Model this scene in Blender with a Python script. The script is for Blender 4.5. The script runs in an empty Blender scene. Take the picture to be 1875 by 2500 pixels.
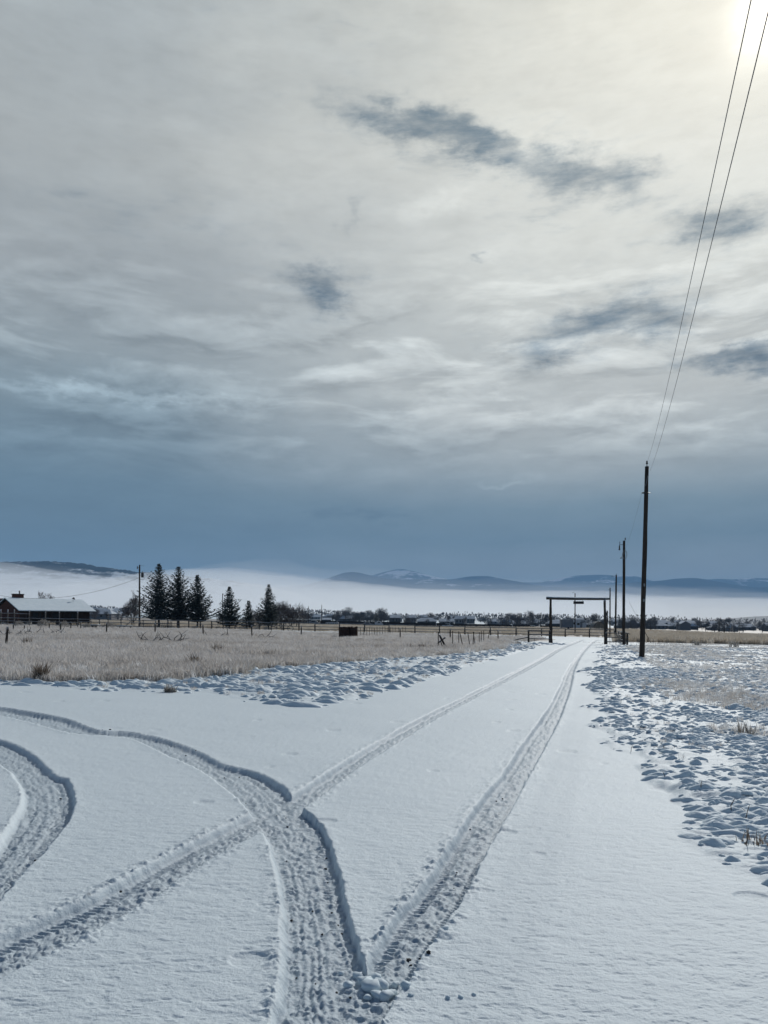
import bpy, bmesh, math, random
import numpy as np
from mathutils import Vector, Matrix

# ------------------------------------------------------------------ camera
SC = bpy.context.scene
COL = SC.collection
F = 1878.0            # focal length of the photograph in its own pixels (1875 x 2500)
CX, HY = 937.5, 1520.0
EYE = 1.7
SLOPE = 0.022         # the whole plain falls gently to the right

cam = bpy.data.cameras.new('camera')
cam_o = bpy.data.objects.new('camera', cam)
COL.objects.link(cam_o)
cam_o.location = (0, 0, EYE)
cam_o.rotation_euler = (math.radians(90), 0, 0)
cam.sensor_fit = 'VERTICAL'
cam.sensor_height = 36.0
cam.lens = 36.0 * F / 2500.0
cam.shift_y = (HY - 1250.0) / 2500.0
cam.clip_start = 0.1
cam.clip_end = 60000
SC.camera = cam_o

# ------------------------------------------------------------------ light
SUN_AZ, SUN_EL = math.radians(26.9), math.radians(35.3)
sun = bpy.data.lights.new('sun', 'SUN')
sun.energy = 3.1
sun.angle = math.radians(0.9)
sun.color = (1.0, 0.98, 0.94)
sun_o = bpy.data.objects.new('sun', sun)
COL.objects.link(sun_o)
sdir = Vector((math.sin(SUN_AZ) * math.cos(SUN_EL), math.cos(SUN_AZ) * math.cos(SUN_EL), math.sin(SUN_EL)))
sun_o.rotation_euler = sdir.to_track_quat('Z', 'Y').to_euler()

SC.view_settings.view_transform = 'Standard'
SC.view_settings.look = 'None'
SC.view_settings.gamma = 1.0
SC.view_settings.use_curve_mapping = False
SC.view_settings.exposure = -0.24
SC.render.engine = 'CYCLES'
SC.cycles.use_denoising = True
SC.cycles.max_bounces = 8
SC.cycles.diffuse_bounces = 3
SC.cycles.volume_bounces = 3
SC.cycles.transparent_max_bounces = 8


def lin(r, g, b):
    def f(c):
        c /= 255.0
        return c / 12.92 if c <= 0.04045 else ((c + 0.055) / 1.055) ** 2.4
    return (f(r), f(g), f(b))


class NT:
    """small helper to write node graphs"""
    def __init__(self, tree):
        self.t = tree
        self.n = tree.nodes
        self.l = tree.links

    def new(self, kind, **kw):
        nd = self.n.new(kind)
        for k, v in kw.items():
            setattr(nd, k, v)
        return nd

    def put(self, sock, v):
        if v is None:
            return
        if isinstance(v, bpy.types.NodeSocket):
            self.l.new(v, sock)
        else:
            if sock.type == 'RGBA' and isinstance(v, tuple) and len(v) == 3:
                v = (*v, 1.0)
            sock.default_value = v

    def m(self, op, a, b=None, c=None, clamp=False):
        nd = self.new('ShaderNodeMath', operation=op, use_clamp=clamp)
        self.put(nd.inputs[0], a)
        self.put(nd.inputs[1], b)
        self.put(nd.inputs[2], c)
        return nd.outputs[0]

    def v(self, op, a, b=None, scale=None):
        nd = self.new('ShaderNodeVectorMath', operation=op)
        self.put(nd.inputs[0], a)
        self.put(nd.inputs[1], b)
        if scale is not None:
            self.put(nd.inputs['Scale'], scale)
        return nd.outputs['Value'] if op in ('DOT_PRODUCT', 'LENGTH') else nd.outputs[0]

    def xyz(self, x, y, z):
        nd = self.new('ShaderNodeCombineXYZ')
        self.put(nd.inputs[0], x); self.put(nd.inputs[1], y); self.put(nd.inputs[2], z)
        return nd.outputs[0]

    def sep(self, v):
        nd = self.new('ShaderNodeSeparateXYZ')
        self.put(nd.inputs[0], v)
        return nd.outputs

    def ss(self, x, a, b, lo=0.0, hi=1.0):
        nd = self.new('ShaderNodeMapRange', interpolation_type='SMOOTHSTEP')
        self.put(nd.inputs[0], x)
        nd.inputs[1].default_value = a; nd.inputs[2].default_value = b
        nd.inputs[3].default_value = lo; nd.inputs[4].default_value = hi
        return nd.outputs[0]

    def noise(self, vec, scale, detail=4, rough=0.5, dist=0.0, dim='3D', color=False):
        nd = self.new('ShaderNodeTexNoise', noise_dimensions=dim)
        self.put(nd.inputs['Vector'], vec)
        self.put(nd.inputs['Scale'], scale)
        nd.inputs['Detail'].default_value = detail
        nd.inputs['Roughness'].default_value = rough
        nd.inputs['Distortion'].default_value = dist
        return nd.outputs['Color' if color else 'Fac']

    def mix(self, f, a, b, blend='MIX'):
        nd = self.new('ShaderNodeMix', data_type='RGBA', blend_type=blend)
        self.put(nd.inputs['Factor'], f)
        self.put(nd.inputs[6], a)
        self.put(nd.inputs[7], b)
        return nd.outputs[2]

    def ramp(self, f, stops, interp='LINEAR'):
        nd = self.new('ShaderNodeValToRGB')
        nd.color_ramp.interpolation = interp
        el = nd.color_ramp.elements
        while len(el) < len(stops):
            el.new(0.5)
        for e, (p, c) in zip(el, stops):
            e.position = p
            e.color = (*c, 1)
        self.put(nd.inputs[0], f)
        return nd.outputs[0]


# ------------------------------------------------------------------ sky: Nishita behind a broken veil of cloud
world = bpy.data.worlds.new('World')
SC.world = world
world.use_nodes = True
W = NT(world.node_tree)
for nd in list(W.n):
    W.n.remove(nd)
w_out = W.new('ShaderNodeOutputWorld')
bg = W.new('ShaderNodeBackground')
bg.inputs['Strength'].default_value = 0.06
W.l.new(bg.outputs[0], w_out.inputs[0])
nish = W.new('ShaderNodeTexSky', sky_type='NISHITA')
nish.sun_disc = False
nish.sun_elevation = SUN_EL
nish.sun_rotation = SUN_AZ
nish.air_density = 1.0
nish.dust_density = 0.3
nish.ozone_density = 5.0
tc = W.new('ShaderNodeTexCoord')
D = W.v('NORMALIZE', tc.outputs['Generated'])
dx, dy, dz = W.sep(D)
az = W.m('MULTIPLY', W.m('ARCTAN2', dx, dy), 180 / math.pi)
el = W.m('MULTIPLY', W.m('ARCSINE', dz), 180 / math.pi)
ael = W.xyz(az, el, 0.0)


def azel(px, py):
    x, z = (px - CX) / F, (HY - py) / F
    return math.degrees(math.atan2(x, 1)), math.degrees(math.atan2(z, math.hypot(x, 1)))


def sky_base():
    t = W.m('DIVIDE', el, 60.0, clamp=True)
    # slow warp so that the bands are not level
    wob = W.noise(W.xyz(W.m('MULTIPLY', az, 0.03), W.m('MULTIPLY', el, 0.09), 0.0), 1.0, 3, 0.5)
    t2 = W.m('ADD', t, W.m('MULTIPLY', W.m('SUBTRACT', wob, 0.5), 0.07), clamp=True)
    left = W.ramp(t2, [(0.0, lin(118, 133, 137)), (0.10, lin(98, 119, 131)), (0.165, lin(106, 128, 141)), (0.235, lin(128, 145, 154)),
                       (0.275, lin(142, 155, 161)), (0.30, lin(150, 160, 164)), (0.39, lin(163, 169, 171)), (0.50, lin(172, 177, 177)), (0.63, lin(172, 179, 181)), (1.0, lin(150, 159, 163))])
    right = W.ramp(t2, [(0.0, lin(156, 165, 163)), (0.05, lin(144, 153, 155)), (0.10, lin(112, 130, 138)), (0.14, lin(126, 144, 152)), (0.19, lin(166, 174, 175)),
                        (0.26, lin(196, 199, 196)), (0.33, lin(210, 213, 209)), (0.40, lin(222, 224, 218)), (0.49, lin(226, 227, 220)), (0.63, lin(228, 227, 216)), (1.0, lin(205, 205, 200))])
    nb = W.noise(W.xyz(W.m('MULTIPLY', az, 0.05), W.m('MULTIPLY', el, 0.10), 3.3), 1.0, 5, 0.55)
    side = W.ss(W.m('ADD', az, W.m('MULTIPLY', W.m('SUBTRACT', nb, 0.5), 26.0)), -24.0, 17.0)
    return W.mix(side, left, right)


veil = sky_base()
# warped coordinates for wisps
wn = W.noise(W.v('MULTIPLY', ael, (0.16, 0.28, 0.0)), 1.0, 5, 0.6, color=True)
wv = W.v('MULTIPLY', W.v('SUBTRACT', wn, (0.5, 0.5, 0.5)), (7.0, 3.4, 0.0))
wn2 = W.noise(W.v('MULTIPLY', ael, (0.55, 1.1, 0.0)), 1.0, 5, 0.65, color=True)
P = W.v('ADD', W.v('ADD', ael, wv), W.v('MULTIPLY', W.v('SUBTRACT', wn2, (0.5, 0.5, 0.5)), (3.6, 1.7, 0.0)))


def blob(px, py, w, h, tilt, soft=1.0):
    """elongated wisp centred on a direction; w, h in degrees"""
    a0, e0 = azel(px, py)
    q = W.v('SUBTRACT', P, (a0, e0, 0.0))
    t = math.radians(tilt)
    u = W.m('DIVIDE', W.v('DOT_PRODUCT', q, (math.cos(t), math.sin(t), 0)), w)
    v = W.m('DIVIDE', W.v('DOT_PRODUCT', q, (-math.sin(t), math.cos(t), 0)), h)
    r2 = W.m('ADD', W.m('MULTIPLY', u, u), W.m('MULTIPLY', v, v))
    return W.m('EXPONENT', W.m('MULTIPLY', r2, -soft))


def acc(items):
    s = None
    for (a, amp) in items:
        k = W.m('MULTIPLY', a, amp)
        s = k if s is None else W.m('ADD', s, k)
    return s


wisp_n = W.noise(W.xyz(W.m('MULTIPLY_ADD', el, 0.10, W.m('MULTIPLY', az, 0.07)), W.m('MULTIPLY', el, 0.30), 21.0), 1.0, 6, 0.6)
wisps = W.m('MULTIPLY', W.ss(wisp_n, 0.54, 0.74), W.m('MULTIPLY', W.ss(el, 16.0, 20.0), W.ss(az, -20.0, 0.0)))
dark = acc([(wisps, 0.42), (blob(1000, 300, 5.6, 1.25, -12), 1.0), (blob(1190, 345, 4.0, 1.0, -14), 0.7), (blob(1400, 420, 4.0, 1.5, -10), 0.9),
            (blob(1540, 455, 2.4, 1.3, -6), 0.55), (blob(1760, 550, 3.6, 1.4, -8), 1.0),
            (blob(1470, 770, 4.6, 1.2, 10), 1.0), (blob(1320, 860, 2.4, 0.8, 4), 0.75), (blob(1620, 795, 2.6, 1.3, 8), 0.8),
            (blob(1780, 870, 3.0, 0.7, 4), 0.9), (blob(1880, 880, 1.6, 1.2, 0), 0.8),
            (blob(790, 680, 3.6, 0.8, 6), 0.7), (blob(800, 730, 2.0, 1.0, 10), 0.8), (blob(1170, 630, 0.9, 0.35, 0), 0.6),
            (blob(850, 520, 0.7, 1.4, -30), 0.4), (blob(900, 1262, 7.5, 0.9, 2), 0.35), (blob(120, 480, 9.0, 1.6, -2), 0.25),
            (blob(560, 560, 7.0, 1.8, -8), 0.22)])
def cloud_n(off):
    return W.noise(W.xyz(W.m('MULTIPLY', az, 0.12), W.m('MULTIPLY', W.m('ADD', el, off), 0.46), 7.0), 1.0, 8, 0.58, 0.35)


cl0 = cloud_n(0.0)
relief = W.m('SUBTRACT', cl0, cloud_n(0.75))
band = W.m('MULTIPLY', W.ss(el, 9.0, 14.5), W.ss(el, 27.0, 19.0))
puff = W.m('MULTIPLY', W.ss(cl0, 0.46, 0.60), band)
light = acc([(puff, 0.30), (W.m('MULTIPLY', W.m('MULTIPLY', relief, W.m('MULTIPLY_ADD', band, 0.85, 0.15)), W.ss(cl0, 0.38, 0.5)), 3.0), (blob(330, 962, 9.0, 0.36, 1), 1.25), (blob(330, 1045, 9.0, 1.2, 1), -0.35), (blob(90, 940, 1.8, 0.4, 0), 0.5),
             (blob(1000, 960, 4.0, 0.6, 3), 0.4), (blob(1300, 1000, 4.0, 0.5, 3), 0.5), (blob(1580, 1020, 3.6, 0.7, 10), 0.7), (blob(1780, 1060, 3.4, 0.6, -4), 0.5),
             (blob(1240, 1168, 2.0, 0.22, 3), 0.6), (blob(1060, 495, 2.4, 0.8, 12), 0.45), (blob(540, 540, 4.0, 1.0, 15), 0.3), (blob(1400, 345, 6.0, 0.9, -14), 0.25),
             (blob(830, 915, 2.6, 0.4, 6), 0.5), (blob(1250, 960, 3.0, 0.5, 4), 0.5)])
fine = W.noise(W.xyz(W.m('MULTIPLY', az, 0.16), W.m('MULTIPLY', el, 0.34), 1.0), 1.0, 6, 0.6)
fine2 = W.noise(W.xyz(W.m('MULTIPLY', az, 0.35), W.m('MULTIPLY', el, 1.3), 5.0), 1.0, 5, 0.6)
tone = W.m('MULTIPLY_ADD', W.m('SUBTRACT', fine, 0.5), 0.34, W.m('MULTIPLY_ADD', W.m('SUBTRACT', fine2, 0.5), 0.24, 1.0))
tone = W.m('MULTIPLY', tone, W.m('MULTIPLY_ADD', light, 0.42, 1.0))
dk = W.ss(W.m('ADD', dark, W.m('MULTIPLY', W.m('SUBTRACT', fine2, 0.5), 1.1)), 0.0, 1.25)
dk = W.m('MULTIPLY', dk, W.m('MULTIPLY_ADD', fine2, 1.1, 0.5))
dmul = W.xyz(W.m('MULTIPLY_ADD', dk, -0.62, 1.0), W.m('MULTIPLY_ADD', dk, -0.56, 1.0), W.m('MULTIPLY_ADD', dk, -0.49, 1.0))
veil = W.mix(1.0, veil, dmul, 'MULTIPLY')
veil = W.mix(1.0, veil, W.xyz(tone, tone, tone), 'MULTIPLY')
# the sun glowing through the veil
cs = W.v('DOT_PRODUCT', D, tuple(sdir))
ang = W.m('MULTIPLY', W.m('ARCCOSINE', W.m('MINIMUM', cs, 1.0)), 180 / math.pi)
gn = W.m('ADD', ang, W.m('MULTIPLY', W.m('SUBTRACT', fine, 0.5), 3.0))
g1 = W.m('EXPONENT', W.m('MULTIPLY', W.m('MULTIPLY', gn, gn), -0.40))
g2 = W.m('EXPONENT', W.m('MULTIPLY', gn, -0.16))
veil = W.mix(1.0, veil, W.v('SCALE', (1.0, 0.95, 0.85), scale=W.m('MULTIPLY', g1, 1.0)), 'ADD')
veil = W.mix(1.0, veil, W.v('SCALE', (1.0, 0.86, 0.62), scale=W.m('MULTIPLY', g2, 0.34)), 'ADD')
veil10 = W.v('SCALE', veil, scale=16.67 * 1.22)
# the veil opens behind and overhead into clear blue
cn = W.noise(D, 2.2, 5, 0.55)
cover = W.ss(W.m('ADD', dy, W.m('MULTIPLY', W.m('SUBTRACT', cn, 0.5), 0.5)), 0.20, 0.58)
sky_c = W.mix(cover, nish.outputs[0], veil10)
W.l.new(sky_c, bg.inputs['Color'])

# ------------------------------------------------------------------ helpers
rng = random.Random(7)


def plane_z(x):
    return -SLOPE * 1500.0 * np.tanh(np.asarray(x, float) / 1500.0)


def rise(x, y):
    x = np.asarray(x, float); y = np.asarray(y, float)
    return 0.013 * np.clip(y - 600, 0, 800) + 0.95 * np.exp(-(((x - 62) / 45.0) ** 2 + ((y - 240) / 55.0) ** 2))


def gz(x, y):
    return float(plane_z(x) + rise(x, y))


def G(px, py):
    """the point of the plain seen at a pixel of the photograph"""
    d = EYE * F / ((py - HY) - SLOPE * (px - CX))
    x = (px - CX) / F * d
    return Vector((x, d, -SLOPE * x))


def at(px, py, d):
    return Vector(((px - CX) / F * d, d, EYE + (HY - py) / F * d))


def base(px, d):
    x = (px - CX) / F * d
    return Vector((x, d, gz(x, d)))


def tagp(o, label=None, cat=None, group=None, kind=None):
    if label: o['label'] = label
    if cat: o['category'] = cat
    if group: o['group'] = group
    if kind: o['kind'] = kind
    return o


def empty(name, loc, label, cat, group=None, rz=0.0):
    o = bpy.data.objects.new(name, None)
    COL.objects.link(o)
    o.empty_display_size = 0.2
    o.location = loc
    o.rotation_euler = (0, 0, rz)
    return tagp(o, label, cat, group)


def obj(name, bm, mat, parent=None, loc=None, smooth=False):
    me = bpy.data.meshes.new(name)
    if isinstance(bm, bmesh.types.BMesh):
        if smooth:
            for f in bm.faces: f.smooth = True
        bm.to_mesh(me)
        bm.free()
    else:
        me.from_pydata(*bm)
        if smooth:
            me.polygons.foreach_set('use_smooth', [True] * len(me.polygons))
    me.materials.append(mat)
    o = bpy.data.objects.new(name, me)
    COL.objects.link(o)
    if parent: o.parent = parent
    if loc is not None: o.location = loc
    return o


def copy_tree(o, parent=None):
    c = o.copy()
    COL.objects.link(c)
    if parent: c.parent = parent
    for ch in list(o.children):
        copy_tree(ch, c)
    return c


def tube(bm, pts, radii, n=8, cap=True, squash=1.0):
    pts = [Vector(p) for p in pts]
    if not hasattr(radii, '__len__'):
        radii = [radii] * len(pts)
    rings = []
    up = None
    for i, p in enumerate(pts):
        t = (pts[min(i + 1, len(pts) - 1)] - pts[max(i - 1, 0)]).normalized()
        if up is None:
            up = Vector((0, 0, 1)) if abs(t.z) < 0.9 else Vector((1, 0, 0))
        a = t.cross(up).normalized()
        b = a.cross(t).normalized()
        up = b
        rings.append([bm.verts.new(p + (a * math.cos(k * 2 * math.pi / n) + b * math.sin(k * 2 * math.pi / n) * squash) * radii[i]) for k in range(n)])
    for r0, r1 in zip(rings, rings[1:]):
        for k in range(n):
            bm.faces.new((r0[k], r0[(k + 1) % n], r1[(k + 1) % n], r1[k]))
    if cap and n > 2:
        bm.faces.new(rings[0][::-1])
        bm.faces.new(rings[-1])


def box(bm, lo, hi, mat=None):
    x0, y0, z0 = lo; x1, y1, z1 = hi
    v = [bm.verts.new(c) for c in ((x0, y0, z0), (x1, y0, z0), (x1, y1, z0), (x0, y1, z0), (x0, y0, z1), (x1, y0, z1), (x1, y1, z1), (x0, y1, z1))]
    if mat is not None:
        for q in v: q.co = mat @ q.co
    for f in ((3, 2, 1, 0), (4, 5, 6, 7), (0, 1, 5, 4), (1, 2, 6, 5), (2, 3, 7, 6), (3, 0, 4, 7)):
        bm.faces.new([v[k] for k in f])


def beam_box(bm, a, b, w, h):
    """a board from a to b, w thick, h high"""
    a = Vector(a); b = Vector(b)
    t = (b - a); L = t.length; t.normalize()
    s = t.cross(Vector((0, 0, 1))).normalized()
    u = s.cross(t).normalized()
    M = Matrix((t, s, u)).transposed().to_4x4()
    M.translation = a
    box(bm, (0, -w / 2, -h / 2), (L, w / 2, h / 2), M)


# ------------------------------------------------------------------ numpy noise
def hash2(ix, iy, seed):
    h = (ix.astype(np.int64) * 374761393 + iy.astype(np.int64) * 668265263 + seed * 1442695041) & 0xFFFFFFFF
    h = ((h ^ (h >> 13)) * 1274126177) & 0xFFFFFFFF
    h = (h ^ (h >> 16)) & 0xFFFFFFFF
    h = (h * 2246822519) & 0xFFFFFFFF
    return ((h ^ (h >> 15)) & 0xFFFFFF) / float(0x1000000)


def vnoise(x, y, seed=0):
    ix = np.floor(x); iy = np.floor(y)
    fx = x - ix; fy = y - iy
    fx = fx * fx * fx * (fx * (fx * 6 - 15) + 10); fy = fy * fy * fy * (fy * (fy * 6 - 15) + 10)
    a = hash2(ix, iy, seed); b = hash2(ix + 1, iy, seed)
    c = hash2(ix, iy + 1, seed); d = hash2(ix + 1, iy + 1, seed)
    return (a * (1 - fx) + b * fx) * (1 - fy) + (c * (1 - fx) + d * fx) * fy


def fbm(x, y, oct=4, seed=0, gain=0.5):
    s = 0.0; a = 1.0; t = 0.0
    for o in range(oct):
        s = s + a * vnoise(x * 2 ** o + o * 17.3, y * 2 ** o - o * 9.1, seed + o)
        t += a; a *= gain
    return s / t


def bumps(x, y, cell, seed, rmin=0.35, rmax=0.75, prob=0.8, asym=False):
    """rounded lumps scattered on a jittered lattice: heights 0..1"""
    gx = np.floor(x / cell); gy = np.floor(y / cell)
    out = np.zeros_like(x)
    for ox in (-1, 0, 1):
        for oy in (-1, 0, 1):
            cx = gx + ox; cy = gy + oy
            jx = hash2(cx, cy, seed); jy = hash2(cx, cy, seed + 1)
            rr = hash2(cx, cy, seed + 2); pp = hash2(cx, cy, seed + 3)
            R = cell * (rmin + (rmax - rmin) * rr * rr)
            ddx = x - (cx + jx) * cell; ddy = (y - (cy + jy) * cell)
            if asym:
                q = 1 - (ddx * ddx * 0.62 + ddy * ddy * np.where(ddy < 0, 3.6, 1.3)) / (R * R)
            else:
                q = 1 - (ddx * ddx * 0.8 + ddy * ddy * 1.2) / (R * R)
            hgt = np.where((q > 0) & (pp < prob), (0.45 + 0.55 * rr) * np.sqrt(np.maximum(q, 0)) * np.minimum(q * 3.5, 1) , 0)
            out = np.maximum(out, hgt)
    return out


def sst(x, a, b):
    t = np.clip((x - a) / (b - a), 0, 1)
    return t * t * (3 - 2 * t)


# ------------------------------------------------------------------ materials
def mat(name):
    m = bpy.data.materials.new(name)
    m.use_nodes = True
    t = NT(m.node_tree)
    b = t.n['Principled BSDF']
    b.inputs['Roughness'].default_value = 0.8
    b.inputs['Specular IOR Level'].default_value = 0.25
    return m, t, b


def simple(name, col, col2=None, scale=3.0, rough=0.8, bump=0.0, stretch=(1, 1, 1), metal=0.0, frost=0.0):
    m, t, b = mat(name)
    tc_ = t.new('ShaderNodeTexCoord').outputs['Object']
    v = t.v('MULTIPLY', tc_, stretch)
    c = col
    n = t.noise(v, scale, 5, 0.6)
    if col2:
        c = t.mix(t.ss(n, 0.3, 0.7), col, col2)
    if frost:
        gn_ = t.sep(t.new('ShaderNodeNewGeometry').outputs['Normal'])[2]
        fz = t.m('MULTIPLY', t.ss(t.m('ADD', gn_, t.m('MULTIPLY', t.m('SUBTRACT', n, 0.5), 0.8)), 0.35, 0.75), frost)
        c = t.mix(fz, c, (0.72, 0.76, 0.80))
    t.put(b.inputs['Base Color'], c)
    b.inputs['Roughness'].default_value = rough
    b.inputs['Metallic'].default_value = metal
    if bump:
        bp = t.new('ShaderNodeBump')
        bp.inputs['Strength'].default_value = 0.6
        bp.inputs['Distance'].default_value = bump
        t.put(bp.inputs['Height'], n)
        t.l.new(bp.outputs[0], b.inputs['Normal'])
    return m


M_POLE = simple('creosote_wood', (0.022, 0.017, 0.014), (0.055, 0.042, 0.034), 3.0, 0.85, 0.01, (6, 6, 0.6))
M_WOOD = simple('weathered_wood', (0.035, 0.028, 0.023), (0.085, 0.072, 0.06), 4.0, 0.85, 0.01, (5, 5, 0.8), frost=0.55)
M_RAIL = simple('rail_wood', (0.04, 0.034, 0.03), (0.10, 0.09, 0.08), 2.0, 0.85, 0.0, (0.6, 5, 5), frost=0.9)
M_GREYWOOD = simple('grey_wood', (0.13, 0.115, 0.10), (0.24, 0.22, 0.20), 2.0, 0.85, 0.0, (3, 3, 3), frost=0.8)
M_METAL = simple('dark_metal', (0.035, 0.036, 0.038), (0.07, 0.07, 0.072), 5.0, 0.5, metal=0.3)
M_GALV = simple('galvanised_metal', (0.16, 0.17, 0.18), (0.25, 0.26, 0.27), 5.0, 0.45, metal=0.4)
M_RUST = simple('rusty_boards', (0.03, 0.018, 0.014), (0.08, 0.045, 0.034), 2.5, 0.9, 0.0, (3, 3, 1.0), frost=0.5)
M_SNOWCAP = simple('settled_snow', (0.60, 0.69, 0.735), (0.67, 0.75, 0.79), 1.2, 0.6, 0.02)
M_BRICK = simple('red_brick', (0.060, 0.026, 0.020), (0.10, 0.044, 0.034), 9.0, 0.9)
M_SIDING = simple('dark_brown_siding', (0.022, 0.016, 0.015), (0.042, 0.030, 0.026), 2.0, 0.85, 0, (0.5, 0.5, 6))
M_TRIM = simple('dark_trim', (0.02, 0.02, 0.022), None, 1.0, 0.7)
M_GLASS = simple('dark_glass', (0.03, 0.035, 0.04), None, 1.0, 0.15)
M_WHITE = simple('white_paint', (0.62, 0.64, 0.66), (0.5, 0.52, 0.54), 2.0, 0.5)
M_GREYPAINT = simple('grey_siding', (0.20, 0.21, 0.23), (0.26, 0.27, 0.29), 1.0, 0.6)
M_TAN = simple('tan_canvas', (0.20, 0.17, 0.13), (0.27, 0.23, 0.18), 1.5, 0.85)
M_BARK = simple('bark', (0.05, 0.04, 0.033), (0.10, 0.085, 0.07), 5.0, 0.9)
M_TWIG = simple('frosted_twigs', (0.10, 0.085, 0.08), (0.17, 0.155, 0.15), 2.0, 0.9, frost=0.35)
M_STONE = simple('dark_stone', (0.025, 0.025, 0.027), (0.06, 0.06, 0.06), 30.0, 0.8)
M_TYRE = simple('rubber', (0.02, 0.02, 0.02), None, 1.0, 0.8)
M_WIRE = simple('wire', (0.10, 0.10, 0.105), None, 1.0, 0.6)
M_STRAW = simple('frosted_straw', (0.22, 0.20, 0.17), (0.36, 0.35, 0.34), 6.0, 0.9, frost=0.6)
M_DARKFENCE = simple('dark_stained_boards', (0.028, 0.024, 0.024), (0.05, 0.043, 0.042), 0.4, 0.9)


def spruce_mat():
    m, t, b = mat('spruce_needles')
    geo = t.new('ShaderNodeNewGeometry')
    oi = t.new('ShaderNodeObjectInfo')
    tco = t.new('ShaderNodeTexCoord').outputs['Object']
    n = t.noise(tco, 1.6, 4, 0.6)
    c = t.mix(t.ss(n, 0.35, 0.68), (0.022, 0.033, 0.027), (0.075, 0.092, 0.078))
    nz = t.sep(geo.outputs['Normal'])[2]
    fr = t.m('MULTIPLY', t.ss(t.noise(tco, 3.5, 3, 0.6), 0.47, 0.68), 0.62)
    c = t.mix(fr, c, (0.34, 0.38, 0.40))
    t.put(b.inputs['Base Color'], c)
    return m


M_SPRUCE = spruce_mat()


def tree_far_mat(name, a, b_):
    m, t, b = mat(name)
    oi = t.new('ShaderNodeObjectInfo')
    c = t.mix(oi.outputs['Random'], a, b_)
    t.put(b.inputs['Base Color'], c)
    return m


M_FARTWIG = tree_far_mat('far_twigs', (0.06, 0.062, 0.068), (0.13, 0.13, 0.14))
M_FARPINE = tree_far_mat('far_needles', (0.02, 0.03, 0.03), (0.05, 0.06, 0.055))
M_FARWALL = tree_far_mat('house_walls', (0.04, 0.042, 0.048), (0.24, 0.24, 0.25))
M_FARROOF = simple('snowy_roof', (0.34, 0.39, 0.44), (0.52, 0.57, 0.62), 0.25, 0.8)


def thin(t, b, c, f):
    tr_ = t.new('ShaderNodeBsdfTranslucent')
    t.put(tr_.inputs['Color'], c)
    mx = t.new('ShaderNodeMixShader')
    mx.inputs[0].default_value = f
    t.l.new(b.outputs[0], mx.inputs[1]); t.l.new(tr_.outputs[0], mx.inputs[2])
    t.l.new(mx.outputs[0], t.n['Material Output'].inputs['Surface'])


def grass_mat(name, a, b_, c_):
    m, t, b = mat(name)
    oi = t.new('ShaderNodeObjectInfo')
    geo = t.new('ShaderNodeNewGeometry')
    tco = t.new('ShaderNodeTexCoord').outputs['Object']
    z = t.sep(tco)[2]
    pos = geo.outputs['Position']
    patch = t.noise(pos, 0.09, 4, 0.6)
    r = oi.outputs['Random']
    c = t.mix(t.ss(patch, 0.35, 0.65), a, b_)
    c = t.mix(t.m('MULTIPLY', t.ss(r, 0.45, 1.0), 0.75), c, c_)
    t.put(b.inputs['Base Color'], c)
    b.inputs['Specular IOR Level'].default_value = 0.1
    thin(t, b, c, 0.5)
    return m


M_GRASS = grass_mat('dry_grass', (0.53, 0.49, 0.45), (0.69, 0.655, 0.62), (0.84, 0.85, 0.86))
M_GRASS_TALL = grass_mat('tall_dry_grass', (0.47, 0.41, 0.33), (0.58, 0.52, 0.43), (0.68, 0.65, 0.60))
M_WEED = simple('dead_weed', (0.13, 0.10, 0.08), (0.24, 0.20, 0.16), 8.0, 0.9, frost=0.35)
for m__ in (M_WEED, M_STRAW):
    t__ = NT(m__.node_tree)
    b__ = t__.n['Principled BSDF']
    thin(t__, b__, b__.inputs['Base Color'].links[0].from_socket, 0.45)

# ------------------------------------------------------------------ the ground: one sheet, finer near the road
# rows
ys = [2.3]
while ys[-1] < 135:
    d = ys[-1]
    step = min((0.58 if d < 7 else 0.8) * d * d / (769 * EYE), 0.042 + 0.0034 * d) if d < 45 else 0.2 + (d - 45) * 0.006
    ys.append(d + step)
while ys[-1] < 15000:
    ys.append(ys[-1] * 1.09)
back = [-900, -300, -100, -35, -12, -4, -1, 0.5, 1.6]
ys = np.array(back + ys)
tcol = np.concatenate([-np.array([5.5, 3.0, 1.8, 1.2, 0.95, 0.82, 0.74, 0.68, 0.635])[0:], np.linspace(-0.6, 0.6, 740),
                       np.array([0.635, 0.68, 0.74, 0.82, 0.95, 1.2, 1.8, 3.0, 5.5])])
Y, T = np.meshgrid(ys, tcol, indexing='ij')
WID = 2.3 + np.abs(Y - 2.3)
X = np.clip(T * WID, -14000, 14000)
shape = X.shape
xf, yf = X.ravel(), Y.ravel()


def track(left, right):
    """two traced rims of a rut -> polylines on the plain"""
    def res(pts):
        w = [G(*p) for p in pts]
        out = []
        n = len(w)
        for i in range(n - 1):
            p0 = w[max(i - 1, 0)]; p1 = w[i]; p2 = w[i + 1]; p3 = w[min(i + 2, n - 1)]
            k = max(2, min(12, int((p2 - p1).length / 0.12)))
            for j in range(k):
                t = j / k
                q = 0.5 * ((2 * p1) + (p2 - p0) * t + (2 * p0 - 5 * p1 + 4 * p2 - p3) * t * t + (3 * p1 - p0 - 3 * p2 + p3) * t ** 3)
                out.append((q.x, q.y))
        out.append((w[-1].x, w[-1].y))
        return np.array(out)
    return res(left), res(right)


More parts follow.
